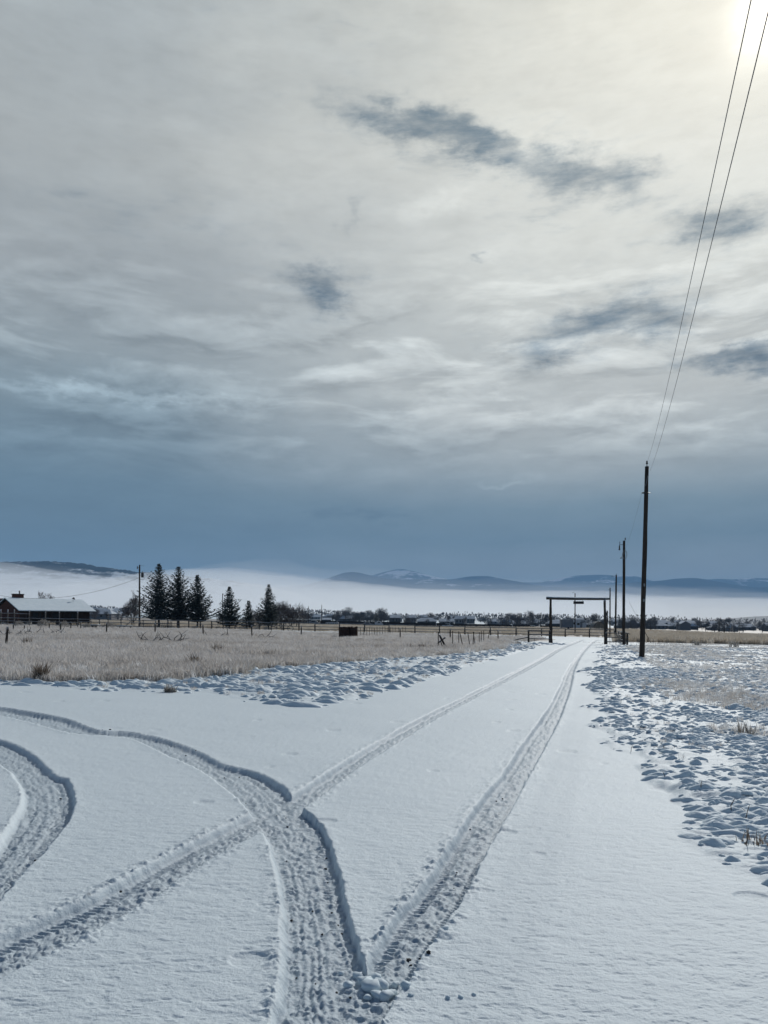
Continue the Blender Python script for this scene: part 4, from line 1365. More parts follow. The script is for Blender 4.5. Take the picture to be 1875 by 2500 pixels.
def bare_tree(px, d, top_py, seed, label, name='bare_tree', cat='bare tree', spread=0.55, depth=6, stems=1, group=None, mt=None, fine=2, thick=1.0, base_z=None, dense=0):
    b = base(px, d)
    h = EYE + (HY - top_py) / F * d - b.z
    e = empty(name, b, label, cat, group)
    bt, bm = bare_mesh(h, seed, spread, depth, None, stems, fine, thick)
    hz = max(v.co.z for v in bm.verts)
    for m_ in (bt, bm):
        for v in m_.verts: v.co *= h / hz
    obj('trunk', bt, M_BARK, e)
    obj('crown', bm, mt or M_TWIG, e)
    if dense: haze_crown(seed, dense * h, h * 0.45, h * 0.55, 1500, 0.022, e, M_TWIG)


bare_tree(328, 140, 1440, 12, 'bare brown tree with spreading twigs behind the transformer pole', spread=0.62, depth=6, stems=2, thick=2.2, dense=0.30)
bare_tree(118, 152, 1440, 13, 'bare bushy tree rising behind the farmhouse roof', spread=0.75, depth=6, stems=3, thick=2.0)
bare_tree(690, 150, 1463, 14, 'grey frosted round tree just right of the narrow pointed spruce', spread=0.6, depth=7, stems=2, fine=1, thick=1.6, dense=0.42)
bare_tree(716, 152, 1476, 15, 'low dense frosted tree at the right end of the tree group', spread=0.8, depth=7, stems=3, fine=0, thick=1.6, dense=0.6)
bare_tree(674, 148, 1468, 16, 'frosted bush tucked against the narrow pointed spruce', name='bare_bush', cat='bush', spread=0.8, depth=6, stems=3, fine=0, thick=1.6, dense=0.5)
bare_tree(634, 150, 1492, 17, 'low frosted bush left of the narrow pointed spruce', name='bare_bush', cat='bush', spread=0.9, depth=6, stems=3, fine=0, thick=1.6, dense=0.7)
bare_tree(996, 420, 1501, 18, 'small bare tree standing against the fog right of the dark shed', spread=0.7, depth=6, stems=2, thick=4)

# ------------------------------------------------------------------ farmyard bits
def ball_shrub(px, d, r, seed, label):
    rr_ = random.Random(seed)
    V = []; Fc = []
    for i in range(420):
        a = rr_.uniform(0, 6.28); c = rr_.uniform(-0.4, 1); s = math.sqrt(max(0, 1 - c * c)); q = r * rr_.uniform(0.55, 1.0)
        p = Vector((math.cos(a) * s, math.sin(a) * s, c)) * q + Vector((0, 0, r * 0.75))
        dd = (Vector((math.cos(a) * s, math.sin(a) * s, c)) + Vector((rr_.uniform(-0.7, 0.7), rr_.uniform(-0.7, 0.7), rr_.uniform(-0.2, 0.7)))).normalized() * r * 0.4
        quad_spray(V, Fc, p, dd, r * 0.035, Vector((rr_.uniform(-1, 1), rr_.uniform(-1, 1), 0.5)))
    o = obj('round_shrub', (V, [], Fc), M_STRAW, None, base(px, d))
    tagp(o, label, 'shrub', 'frosted round shrubs by the corral')


for i, (px, r, lb) in enumerate(((47, 0.5, 'small frosted round shrub under the farmhouse chimney'), (105, 0.62, 'widest frosted round shrub before the farmhouse wall'), (157, 0.55, 'frosted round shrub right of the lone post before the farmhouse'),
                                 (212, 0.45, 'frosted shrub beside the flat trailer'), (269, 0.5, 'frosted shrub under the raised corral rail'))):
    ball_shrub(px, 98, r, 300 + i, lb)
g = base(228, 100)
tr = empty('flat_trailer', g, 'low flat farm trailer with a snowy deck by the corral', 'trailer')
bm = bmesh.new(); box(bm, (-1.3, -0.5, 0.42), (0.75, 0.5, 0.55)); obj('deck', bm, M_GREYWOOD, tr)
bm = bmesh.new(); box(bm, (-1.28, -0.48, 0.553), (0.73, 0.48, 0.62)); obj('snow_cover', bm, M_SNOWCAP, tr)
bm = bmesh.new(); tube(bm, [(0.75, 0, 0.46), (1.5, 0, 0.3)], 0.04, 6); obj('drawbar', bm, M_METAL, tr)
for x in (-0.9, 0.1):
    for y in (-0.56, 0.56):
        bm = bmesh.new(); tube(bm, [(x, y - 0.07, 0.22), (x, y + 0.07, 0.22)], 0.22, 12); obj('wheel', bm, M_TYRE, tr)
g = base(306, 101)
be = empty('wooden_bench', g, 'snow-dusted plank bench in the grass left of the transformer pole', 'bench')
bm = bmesh.new(); box(bm, (-1.1, -0.2, 0.42), (0.9, 0.2, 0.5)); obj('seat', bm, M_GREYWOOD, be)
bm = bmesh.new(); box(bm, (-1.09, -0.19, 0.503), (0.89, 0.19, 0.56)); obj('snow_cover', bm, M_SNOWCAP, be)
for x in (-0.8, 0.6):
    bm = bmesh.new(); beam_box(bm, (x - 0.12, 0, 0.0), (x + 0.12, 0, 0.42), 0.3, 0.08); obj('leg', bm, M_GREYWOOD, be)
# old hay rake under the spruces
g = base(380, 116)
rk = empty('hay_rake', g, 'dark old hay rake with hooped tines under the spruces', 'farm machine')
bm = bmesh.new(); tube(bm, [(-2.4, 0, 0.75), (2.2, 0, 0.8)], 0.06, 6); obj('frame', bm, M_METAL, rk)
for k in range(15):
    x = -2.2 + k * 0.3
    bm = bmesh.new(); tube(bm, [(x, 0, 0.78), (x + 0.1, -0.35, 0.95), (x + 0.1, -0.75, 0.7), (x, -0.8, 0.3), (x - 0.05, -0.5, 0.05)], 0.028, 5); obj('tine', bm, M_METAL, rk)
for x in (-2.4, 2.3):
    bm = bmesh.new(); tube(bm, [(x, 0.55 * math.cos(k / 18 * 6.2832), 0.55 + 0.55 * math.sin(k / 18 * 6.2832)) for k in range(19)], 0.04, 5)
    for k in range(6):
        a = k * 1.0472
        tube(bm, [(x, 0, 0.55), (x, 0.55 * math.cos(a), 0.55 + 0.55 * math.sin(a))], 0.02, 4)
    obj('wheel', bm, M_METAL, rk)
g = base(695, 122)
gt = empty('bicycle_frame', g, 'small dark two-wheeled implement leaning on the rail fence', 'farm machine')
for x in (-0.9, 0.9):
    bm = bmesh.new(); tube(bm, [(x + 0.45 * math.cos(k / 16 * 6.2832), 0, 0.45 + 0.45 * math.sin(k / 16 * 6.2832)) for k in range(17)], 0.045, 5); obj('wheel', bm, M_METAL, gt)
bm = bmesh.new(); tube(bm, [(-3.2, 0, 1.1), (-0.9, 0, 0.45), (0.9, 0, 0.45), (0.2, 0, 1.0), (-0.9, 0, 0.45)], 0.05, 5); obj('frame', bm, M_METAL, gt)
gt.name = 'wheeled_implement'

# ------------------------------------------------------------------ travel trailer, arched shed and vehicles beyond the fence
def gfar(px, py, d):
    p = at(px, py, d)
    return p


g = gfar(1399, 1537, 228); SC_ = 228 / F
g.z = gz(g.x, g.y)
tv = empty('travel_trailer', g, 'grey and white travel trailer parked beyond the fence, seen through the archway', 'travel trailer')
Lx = 30 * SC_; Hh = 2.9
bm = bmesh.new(); box(bm, (-Lx, -1.2, 0.45), (-Lx * 0.12, 1.2, Hh)); bmesh.ops.bevel(bm, geom=bm.edges[:], offset=0.12, segments=2); obj('body', bm, M_GREYPAINT, tv)
bm = bmesh.new(); box(bm, (-Lx * 0.10, -1.15, 0.45), (Lx * 0.62, 1.2, Hh - 0.12)); bmesh.ops.bevel(bm, geom=bm.edges[:], offset=0.06, segments=1); fb = obj('living_section', bm, M_WHITE, tv)
bm = bmesh.new(); box(bm, (Lx * 0.64, -1.1, 0.5), (Lx, 1.1, 2.0)); bmesh.ops.bevel(bm, geom=bm.edges[:], offset=0.25, segments=3); obj('nose', bm, M_WHITE, tv)
bm = bmesh.new(); box(bm, (-Lx - 0.1, -1.35, Hh + 0.003), (Lx * 0.85, 1.35, Hh + 0.09)); obj('roof', bm, M_WHITE, tv)
bm = bmesh.new(); box(bm, (-Lx * 0.3, -0.4, Hh + 0.093), (Lx * 0.1, 0.4, Hh + 0.32)); obj('roof_vent', bm, M_METAL, tv)
for x0, x1, z0, z1 in ((-0.05, 0.1, 1.5, 2.1), (0.25, 0.45, 1.35, 1.9)):
    bm = bmesh.new(); box(bm, (Lx * x0, -1.19, z0), (Lx * x1, -1.153, z1)); obj('window', bm, M_GLASS, tv)
bm = bmesh.new(); box(bm, (Lx * 0.50, -1.18, 0.55), (Lx * 0.6, -1.153, 2.3)); obj('door', bm, M_GREYPAINT, tv)
for x in (-Lx, -Lx * 0.11, Lx * 0.63):
    bm = bmesh.new(); box(bm, (x - 0.05, -1.26, 0.3), (x + 0.05, -1.205, Hh)); obj('corner_trim', bm, M_TRIM, tv)
for x in (-Lx * 0.45, -Lx * 0.25):
    bm = bmesh.new(); tube(bm, [(x, -1.22, 0.34), (x, -1.0, 0.34)], 0.34, 12); obj('wheel', bm, M_TYRE, tv)

g = gfar(1459.5, 1539, 226); g.z = gz(g.x, g.y)
qs = empty('arched_shed', g, 'small arched shed with tan end wall right of the trailer', 'shed')
R_ = 13.5 * 226 / F
arc = [(R_ * math.cos(math.pi * k / 16), 2.35 * math.sin(math.pi * k / 16) ** 0.8) for k in range(17)]
V = [(x, -1.6, z) for x, z in arc] + [(x, 3, z) for x, z in arc]
V += [(x * 1.06, -1.6, z * 1.05) for x, z in arc] + [(x * 1.06, 3, z * 1.05) for x, z in arc]
Fc = []
for k in range(16):
    Fc += [(34 + k, 34 + k + 1, 51 + k + 1, 51 + k), (k, 17 + k, 17 + k + 1, k + 1), (k, k + 1, 34 + k + 1, 34 + k), (17 + k, 51 + k, 51 + k + 1, 17 + k + 1)]
obj('roof', (V, [], Fc), M_METAL, qs)
V = [(x * 0.99, -1.5, z * 0.99) for x, z in arc] + [(x * 0.99, -1.4, z * 0.99) for x, z in arc]
obj('end_wall', (V, [], [tuple(range(17)), tuple(range(33, 16, -1))]), M_TAN, qs)
bm = bmesh.new(); box(bm, (-0.06, -1.53, 0), (0.02, -1.505, 2.2)); obj('door_seam', bm, M_TRIM, qs)


def car(px, d, w, h, label, body, kind='car', group=None):
    b = base(px, d)
    e = empty('parked_' + kind, b, label, kind, group)
    L_ = w / 2
    prof = {'car': [(-1, .3), (-1, .62), (-.62, .68), (-.38, 1), (.32, 1), (.6, .66), (1, .58), (1, .3)],
            'truck': [(-1, .3), (-1, .66), (-.1, .66), (-.08, 1), (.36, 1), (.56, .68), (1, .62), (1, .3)],
            'van': [(-1, .25), (-1, .95), (-.9, 1), (.55, 1), (.8, .62), (1, .55), (1, .25)]}[kind]
    V = [(x * L_, -0.9, z * h) for x, z in prof] + [(x * L_, 0.9, z * h) for x, z in prof]
    n = len(prof)
    Fc = [tuple(range(n))[::-1], tuple(range(n, 2 * n))] + [(k, (k + 1) % n, n + (k + 1) % n, n + k) for k in range(n)]
    obj('body', (V, [], Fc), body, e)
    bm = bmesh.new(); box(bm, (-0.28 * L_, -0.915, 0.70 * h), (0.30 * L_, -0.903, 0.93 * h)); obj('window', bm, M_GLASS, e)
    bm = bmesh.new(); box(bm, (-0.36 * L_, -0.85, h + 0.004), (0.34 * L_, 0.85, h + 0.12)); obj('snow_cover', bm, M_SNOWCAP, e)
    for x in (-0.62, 0.62):
        bm = bmesh.new(); tube(bm, [(x * L_, -0.93, 0.33), (x * L_, -0.7, 0.33)], 0.34, 12); obj('wheel', bm, M_TYRE, e)


bgd = 330
car(1093, bgd, 4.6, 1.75, 'pale snow-dusted pickup parked before the dark far fence', M_WHITE, 'truck')
car(1300, bgd, 4.8, 1.7, 'small white truck at the gap in the dark far fence', M_WHITE, 'truck')
car(897, bgd, 5.4, 1.7, 'low car with a thick snow cap before the dark far fence', M_GREYPAINT, 'car')
car(925, bgd, 3.6, 2.0, 'boxy pale van left of the dark shed', M_WHITE, 'van')
car(765, bgd, 5.0, 1.9, 'pale van below the two thin far poles', M_GREYPAINT, 'van')
g = base(811, bgd)
tb = empty('utility_trailer', g, 'long low pale trailer before the dark far fence', 'trailer')
bm = bmesh.new(); box(bm, (-2.7, -1, 0.5), (2.7, 1, 1.35)); obj('bed', bm, M_WHITE, tb)
for k in range(7):
    bm = bmesh.new(); box(bm, (-2.5 + k * 0.75, -1.04, 0.6), (-2.15 + k * 0.75, -1.004, 1.1)); obj('side_panel', bm, M_TRIM, tb)
for x in (-0.5, 0.4):
    bm = bmesh.new(); tube(bm, [(x, -1.05, 0.3), (x, -0.8, 0.3)], 0.3, 12); obj('wheel', bm, M_TYRE, tb)

# dark sheds and the long dark board fence in front of the village
def shed(px, d, w, h, label, wallm, depth=5, slope=0.5, snow=True, name='shed', cat='shed'):
    b = base(px, d)
    e = empty(name, b, label, cat)
    bm = bmesh.new(); box(bm, (-w / 2, 0, -0.6), (w / 2, depth, h)); obj('wall', bm, wallm, e)
    V = [(-w / 2 - .3, -.3, h + .004), (w / 2 + .3, -.3, h + slope + .004), (w / 2 + .3, depth + .3, h + slope + .004), (-w / 2 - .3, depth + .3, h + .004)]
    V += [(x, y, z + 0.18) for x, y, z in V]
    obj('roof', (V, [], [(0, 3, 2, 1), (4, 5, 6, 7), (0, 1, 5, 4), (1, 2, 6, 5), (2, 3, 7, 6), (3, 0, 4, 7)]), M_FARROOF if snow else M_TRIM, e)


shed(968, 350, 8.4, 1.9, 'long dark low shed with a sloping roof beyond the fence', M_DARKFENCE, 5, 0.6, False)
shed(765, 345, 5.5, 2.2, 'dark shed with a snow-edged roof behind the two thin poles', M_DARKFENCE, 5, 0.2)
loc = base(1000, 400)
df = empty('board_fence', loc, 'long dark board fence in front of the village houses', 'fence')
x = 680
k = 0
while x < 1372:
    if not (1292 < x < 1312 or 1076 < x < 1112 and False):
        a = base(x, 400) - loc; b = base(x + 11, 400) - loc
        bm = bmesh.new(); box(bm, (a.x, -0.05, a.z - 0.8), (b.x - 0.02, 0.05, a.z + 2.05 + rr.uniform(-0.08, 0.08)))
        obj('fence_panel', bm, M_DARKFENCE, df)
    x += 11; k += 1
for px, lb in ((823, 'white upright marker post left on the dark far fence'), (1065, 'white upright marker post at the middle of the dark far fence'), (1251, 'white upright marker post right on the dark far fence')):
    bm = bmesh.new(); tube(bm, [(0, 0, 0), (0, 0, 2.2)], 0.16, 6); tagp(obj('marker_post', bm, M_WHITE, None, base(px, 396)), lb, 'post')

# ------------------------------------------------------------------ the village: houses and trees
def house_proto(w, d, h, r, hip, chim):
    e = bpy.data.objects.new('village_house', None)
    COL.objects.link(e)
    bm = bmesh.new(); box(bm, (-w / 2, 0, -1.5), (w / 2, d, h))
    if not hip:
        v = [bm.verts.new(c) for c in ((-w / 2 + .01, 0.01, h), (-w / 2 + .01, d - .01, h), (-w / 2 + .01, d / 2, h + r - .1), (w / 2 - .01, 0.01, h), (w / 2 - .01, d - .01, h), (w / 2 - .01, d / 2, h + r - .1))]
        bm.faces.new((v[0], v[2], v[1])); bm.faces.new((v[3], v[4], v[5]))
    obj('wall', bm, M_FARWALL, e)
    o_ = 0.6
    k = w * 0.22 if hip else 0
    V = [(-w / 2 - o_, -o_, h - .1), (w / 2 + o_, -o_, h - .1), (w / 2 + o_ - k, d / 2, h + r), (-w / 2 - o_ + k, d / 2, h + r), (-w / 2 - o_, d + o_, h - .1), (w / 2 + o_, d + o_, h - .1)]
    V += [(x, y, z + 0.25) for x, y, z in V]
    obj('roof', (V, [], [(6, 7, 8, 9), (9, 8, 11, 10), (0, 3, 2, 1), (3, 4, 5, 2), (0, 1, 7, 6), (4, 10, 11, 5), (1, 2, 8, 7), (2, 5, 11, 8), (0, 6, 9, 3), (3, 9, 10, 4)] + ([(6, 9, 10)] if hip else []) + ([(7, 11, 8)] if hip else [])), M_FARROOF, e)
    bm = bmesh.new()
    for x in (-0.3, 0.05, 0.3):
        box(bm, (x * w, -0.06, h * 0.4), (x * w + 1.2, -0.004, h * 0.8))
    obj('window', bm, M_GLASS, e)
    if chim:
        bm = bmesh.new(); box(bm, (w * 0.2, d * 0.55, h), (w * 0.2 + 0.8, d * 0.55 + 0.8, h + r + 1.0)); obj('chimney', bm, M_BRICK, e)
    return e


def zone(px, d):
    w = 'beyond the farmhouse' if px < 350 else 'behind the spruces' if px < 740 else 'beyond the stock feeder' if px < 900 else 'beyond the dark shed' if px < 1000 else 'beyond the crossed poles' if px < 1180 else \
        'left of the archway' if px < 1340 else 'seen through the archway' if px < 1478 else 'behind the utility poles' if px < 1580 else 'right of the tallest pole' if px < 1730 else 'at the far right'
    return w + (', nearer row' if d < 720 else ', middle rows' if d < 950 else ', farthest row')


hp = [(house_proto(12, 9, 2.9, 2.4, False, True), 'low gable-roofed village house '),
      (house_proto(15, 10, 3.0, 2.8, True, False), 'wide hip-roofed village house '),
      (house_proto(9, 9, 5.0, 2.6, False, False), 'narrow two-storey village house '),
      (house_proto(8, 6, 2.4, 1.5, False, False), 'tiny snow-roofed village outbuilding ')]
used = set()
vr = random.Random(23)
spots = []
tries = 0
while len(spots) < 150 and tries < 9000:
    tries += 1
    d = vr.choice((vr.uniform(620, 800), vr.uniform(700, 1000), vr.uniform(800, 1350)))
    px = vr.choice((vr.uniform(760, 1900), vr.uniform(1200, 1950), vr.uniform(1500, 2000), vr.uniform(180, 300)))
    if px < 320: d *= 0.75
    x = (px - CX) / F * d
    if any((x - a) ** 2 + ((d - b) * 0.7) ** 2 < 16 ** 2 for a, b in spots): continue
    spots.append((x, d))
    k = vr.choice((0, 0, 1, 1, 2, 3))
    pr, lb = hp[k]
    o = pr if k not in used else copy_tree(pr)
    used.add(k)
    o.location = (x, d, gz(x, d) + 0.1)
    o.rotation_euler = (0, 0, vr.choice((0, 0, 1.5708, 0.35, -0.4, 0.15)))
    tagp(o, lb + zone(px, d), 'house', 'houses of the far village')

def far_tree_proto(kind, seed):
    r = random.Random(seed)
    V = []; Fc = []
    e = bpy.data.objects.new('village_tree', None)
    COL.objects.link(e)
    if kind == 'pine':
        h = 9.0
        for i in range(260):
            u = r.random() ** 0.8
            z = 0.8 + u * (h - 0.9)
            R = 2.3 * (1 - u) ** 0.85 + 0.12
            a = r.uniform(0, 6.283)
            o = Vector((math.cos(a), math.sin(a), 0))
            quad_spray(V, Fc, Vector((0, 0, z)) + o * R * r.uniform(0.2, 0.75), (o + Vector((r.uniform(-.4, .4), r.uniform(-.4, .4), r.uniform(-0.2, 0.5)))).normalized() * (R * 0.35 + 0.25), 0.16, Vector((0.3, 0.2, 1)))
        bm = bmesh.new(); tube(bm, [(0, 0, -0.5), (0, 0, h * 0.8)], [0.22, 0.05], 6); obj('trunk', bm, M_BARK, e)
        obj('crown', (V, [], Fc), M_FARPINE, e)
    else:
        hh, cz, rx, rz = (11.0, 6.6, 3.3, 4.6) if kind == 'tall' else (7.0, 3.7, 3.6, 3.4)
        bt = bmesh.new(); tube(bt, [(0, 0, -0.5), (0.1, 0, cz * 0.6), (0, 0, cz)], [0.3, 0.22, 0.1], 6)
        obj('trunk', bt, M_BARK, e)
        lobes = [Vector((r.uniform(-.5, .5) * rx, r.uniform(-.5, .5) * rx, cz + r.uniform(-.5, .45) * rz)) for _ in range(9)]
        for i in range(520):
            c = r.choice(lobes)
            a = r.uniform(0, 6.283); w_ = r.uniform(-1, 1); q = math.sqrt(1 - w_ * w_)
            n_ = Vector((math.cos(a) * q, math.sin(a) * q, w_))
            p = c + n_ * r.random() ** 0.5 * 0.52 * rx
            if p.z < 0.4: continue
            d = (n_ * 0.7 + Vector((p.x * 0.12, p.y * 0.12, 0.9)) + Vector((r.uniform(-.5, .5), r.uniform(-.5, .5), r.uniform(-.3, .3)))).normalized() * r.uniform(0.5, 1.1)
            quad_spray(V, Fc, p, d, r.uniform(0.05, 0.11), Vector((r.uniform(-1, 1), r.uniform(-1, 1), 0.3)))
        obj('crown', (V, [], Fc), M_FARTWIG, e)
    return e


tp = [(far_tree_proto('pine', 1), 'dark village conifer '), (far_tree_proto('tall', 2), 'tall bare village tree '),
      (far_tree_proto('tall', 3), 'spreading bare village tree '), (far_tree_proto('low', 4), 'low rounded village tree '),
      (far_tree_proto('low', 5), 'dense low thicket ')]
used = set()
vr = random.Random(77)
tl = []
for (px0, px1, d0, d1, n, sc, kinds) in ((690, 1330, 560, 1000, 70, 1.1, (0, 1, 2, 3, 4, 3)), (820, 940, 640, 860, 34, 1.45, (1, 2, 4, 4, 3)), (1230, 1340, 560, 760, 20, 1.3, (1, 2, 0, 4)),
                                          (1330, 1900, 560, 1150, 120, 1.15, (0, 1, 2, 3, 3, 4)), (1420, 1480, 450, 560, 7, 1.1, (2, 4, 0)), (1520, 1600, 560, 700, 18, 1.2, (2, 4, 3)), (1740, 1800, 470, 600, 8, 0.95, (2, 4, 0)), (190, 300, 330, 700, 18, 0.8, (0, 1, 3, 4)), (520, 640, 420, 700, 12, 0.7, (3, 4, 1))):
    for _ in range(n):
        d = vr.uniform(d0, d1); px = vr.uniform(px0, px1)
        tl.append((px, d, sc * vr.uniform(0.6, 1.15), vr.choice(kinds)))
for px, d, sc, k in tl:
    pr, lb = tp[k]
    o = pr if k not in used else copy_tree(pr)
    used.add(k)
    x = (px - CX) / F * d
    o.location = (x, d, gz(x, d) - 0.2)
    o.rotation_euler = (0, 0, vr.uniform(0, 6.28))
    o.scale = (sc * vr.uniform(0.85, 1.2),) * 2 + (sc,)
    tagp(o, lb + zone(px, d), 'tree', 'trees of the far village')

# ------------------------------------------------------------------ dry grass (geometry nodes on scattered points)
def tuft_mesh(name, n, h, rad, seed, lean=0.5, w=0.010):
    r = random.Random(seed)
    V = []; Fc = []
    for _ in range(n):
        a = r.uniform(0, 6.283); q = rad * math.sqrt(r.random())
        p = Vector((math.cos(a) * q, math.sin(a) * q, -0.03))
        b = r.uniform(0, 6.283)
        hh = h * r.uniform(0.45, 1.0)
        d = Vector((math.cos(b), math.sin(b), 0)) * hh * lean * r.uniform(0.1, 1.0)
        s = Vector((-math.sin(b + r.uniform(-1, 1)), math.cos(b), 0)) * w * r.uniform(0.7, 1.5)
        i = len(V)
        m_ = p + d * 0.35 + Vector((0, 0, hh * 0.6)); t_ = p + d + Vector((0, 0, hh))
        if r.random() < 0.3: t_ = p + d * 1.6 + Vector((0, 0, hh * 0.75))
        V += [tuple(p - s), tuple(p + s), tuple(m_ + s * 0.8), tuple(m_ - s * 0.8), tuple(t_)]
        Fc += [(i, i + 1, i + 2, i + 3), (i + 3, i + 2, i + 4)]
    me = bpy.data.meshes.new(name)
    me.from_pydata(V, [], Fc)
    return me


def grass_field(name, pts, meshes, mtl, label, size=(0.7, 1.3)):
    """pts: list of (x, y, scale)"""
    src = bpy.data.collections.new(name + '_source')
    for i, me in enumerate(meshes):
        me.materials.append(mtl)
        o = bpy.data.objects.new(name + '_tuft', me)
        src.objects.link(o)
    me = bpy.data.meshes.new(name)
    me.vertices.add(len(pts))
    co = np.array([(x, y, ground_z(x, y)) for x, y, s in pts], np.float32)
    me.vertices.foreach_set('co', co.ravel())
    a = me.attributes.new('size', 'FLOAT', 'POINT')
    a.data.foreach_set('value', np.array([s for _, _, s in pts], np.float32))
    me.materials.append(mtl)
    o = bpy.data.objects.new(name, me)
    COL.objects.link(o)
    tagp(o, label, 'grass', kind='stuff')
    ng = bpy.data.node_groups.new(name + '_scatter', 'GeometryNodeTree')
    ng.interface.new_socket('Geometry', in_out='INPUT', socket_type='NodeSocketGeometry')
    ng.interface.new_socket('Geometry', in_out='OUTPUT', socket_type='NodeSocketGeometry')
    N = ng.nodes; Lk = ng.links
    gi = N.new('NodeGroupInput'); go = N.new('NodeGroupOutput')
    ci = N.new('GeometryNodeCollectionInfo'); ci.inputs['Collection'].default_value = src
    ci.inputs['Separate Children'].default_value = True
    ip = N.new('GeometryNodeInstanceOnPoints')
    ip.inputs['Pick Instance'].default_value = True
    rot = N.new('FunctionNodeRandomValue'); rot.data_type = 'FLOAT_VECTOR'
    rot.inputs[0].default_value = (-0.12, -0.12, 0); rot.inputs[1].default_value = (0.12, 0.12, 6.283)
    na = N.new('GeometryNodeInputNamedAttribute'); na.data_type = 'FLOAT'; na.inputs['Name'].default_value = 'size'
    Lk.new(gi.outputs[0], ip.inputs['Points'])
    Lk.new(ci.outputs[0], ip.inputs['Instance'])
    Lk.new(rot.outputs[0], ip.inputs['Rotation'])
    Lk.new(na.outputs[0], ip.inputs['Scale'])
    Lk.new(ip.outputs[0], go.inputs[0])
    md = o.modifiers.new('scatter', 'NODES')
    md.node_group = ng
    return o


nr_ = np.random.RandomState(3)


def scatter(n, x0, x1, y0, y1, test):
    x = nr_.uniform(x0, x1, n); y = nr_.uniform(y0, y1, n)
    k = test(x, y)
    return x[k], y[k]


def rl(y): return np.interp(y, [0, 10, 14, 20, 26, 40, 78, 100], [-3.0, -3.2, -2.5, 0.2, 2.4, 7.0, 16.6, 23.0])


def left_test(x, y):
    gp_ = left_of(x, y, GRASS_EDGE) + (fbm(x * 0.6, y * 0.6, 3, 19) - 0.5) * 3.0
    edge = np.where(y > 70, rl(y) - 2.0, rl(y) - 1.0)
    thin_ = fbm(x * 0.22 + 3, y * 0.3, 3, 155) + 0.03 * np.clip(y - 27, -12, 10)
    return (gp_ > 0.2) & (nr_.uniform(0, 1, len(x)) < np.clip((thin_ - 0.30) * 5, 0.10, 1)) & (x < edge) & (np.abs(x) < 0.62 * y + 2)


pts = []
for (y0, y1, n, smin, smax) in ((16, 32, 16000, 0.65, 1.15), (32, 60, 17000, 0.8, 1.35), (60, 113, 19000, 0.9, 1.5)):
    x, y = scatter(int(n * 2.6), -0.62 * y1 - 2, rl(y1), y0, y1, left_test)
    x, y = x[:n], y[:n]
    pat = fbm(x * 0.25, y * 0.12, 3, 55)
    s = nr_.uniform(smin, smax, len(x)) * (0.55 + 0.9 * pat)
    pts += list(zip(x, y, s))
# thin sprinkle among the snow on the left verge and lumps
x, y = scatter(5000, -14, 20, 17, 70, lambda x, y: (left_of(x, y, LEFT_EDGE) > 0.3) & (left_of(x, y, GRASS_EDGE) < 1.0) & (x < rl(y) + 0.6))
pts += [(a, b, nr_.uniform(0.2, 0.5)) for a, b in zip(x[:2200], y)]
tufts = [tuft_mesh('grass_tuft', 34, 0.32, 0.17, k + 1, 0.95, 0.007) for k in range(5)]
grass_field('dry_grass', pts, tufts, M_GRASS, 'frosted tan dry grass filling the field left of the drive')

# right field: thin tan grass patches and the tall band beyond
def right_patch(x, y):
    r = right_of(x, y)
    p = fbm(x * 0.25, y * 0.12, 3, 29)
    return (r > 2.0) & (p > 0.43) & (x > np.interp(y, [10, 20, 40, 100], [5.8, 8.2, 13.5, 30])) & (x < 0.62 * y + 3)


pts = []
x, y = scatter(52000, 5, 48, 17, 89, right_patch)
pts += [(a, b, nr_.uniform(0.22, 0.46)) for a, b in zip(x[:15000], y)]
x, y = scatter(9000, 3, 40, 8, 88, lambda x, y: (right_of(x, y) > 0.5) & (x < 0.62 * y + 3))
pts += [(a, b, nr_.uniform(0.14, 0.36)) for a, b in zip(x[:3600], y)]
for (px, py, rx, ry, n) in ((1700, 1690, 1.3, 2.4, 150), (1790, 1715, 1.5, 2.4, 170), (1870, 1725, 1.2, 1.8, 110), (1850, 1795, 0.7, 0.9, 50), (1640, 1672, 1.2, 2.0, 90)):
    g = G(px, py)
    for _ in range(n):
        a = nr_.uniform(0, 6.283); q = math.sqrt(nr_.uniform(0, 1))
        pts.append((g.x + rx * q * math.cos(a), g.y + ry * q * math.sin(a), nr_.uniform(0.3, 0.62)))
grass_field('sparse_grass', pts, [t_.copy() for t_ in tufts[:4]] if False else [tuft_mesh('grass_tuft', 26, 0.34, 0.16, k + 31, 0.8, 0.006) for k in range(4)], M_GRASS, 'thin frosted grass poking through the snow right of the drive')

# crisp snow lumps over buried turf
def lump_mesh(seed):
    r = random.Random(seed)
    n, m_ = 18, 7
    V = []; Fc = []
    ph = [r.uniform(0, 6.28) for _ in range(6)]
    oy = -r.uniform(0.12, 0.34); ox = r.uniform(-0.25, 0.25)
    for j in range(-1, m_):
        q = 1 - max(j, 0) / (m_ - 1) + (0.12 if j < 0 else 0)
        for i in range(n):
            a = i / n * 2 * math.pi
            e_ = 1 + 0.16 * math.sin(2 * a + ph[0]) + 0.11 * math.sin(3 * a + ph[1]) + 0.07 * math.sin(5 * a + ph[2])
            x = math.cos(a) * q * e_ * 1.25 + ox * (1 - q); y = math.sin(a) * q * e_ * 0.85 + oy * (1 - q)
            z = -0.75 if j < 0 else (1 - q ** 2.0) * (1 + 0.14 * math.sin(4 * x + ph[3]) * math.sin(5 * y + ph[4])) - 0.16
            V.append((x, y, z))
    for j in range(m_):
        for i in range(n):
            a, b = j * n + i, j * n + (i + 1) % n
            
            Fc.append((a, b, b + n, a + n))
    me = bpy.data.meshes.new('snow_lump')
    me.from_pydata(V, [], Fc)
    me.polygons.foreach_set('use_smooth', [True] * len(me.polygons))
    return me


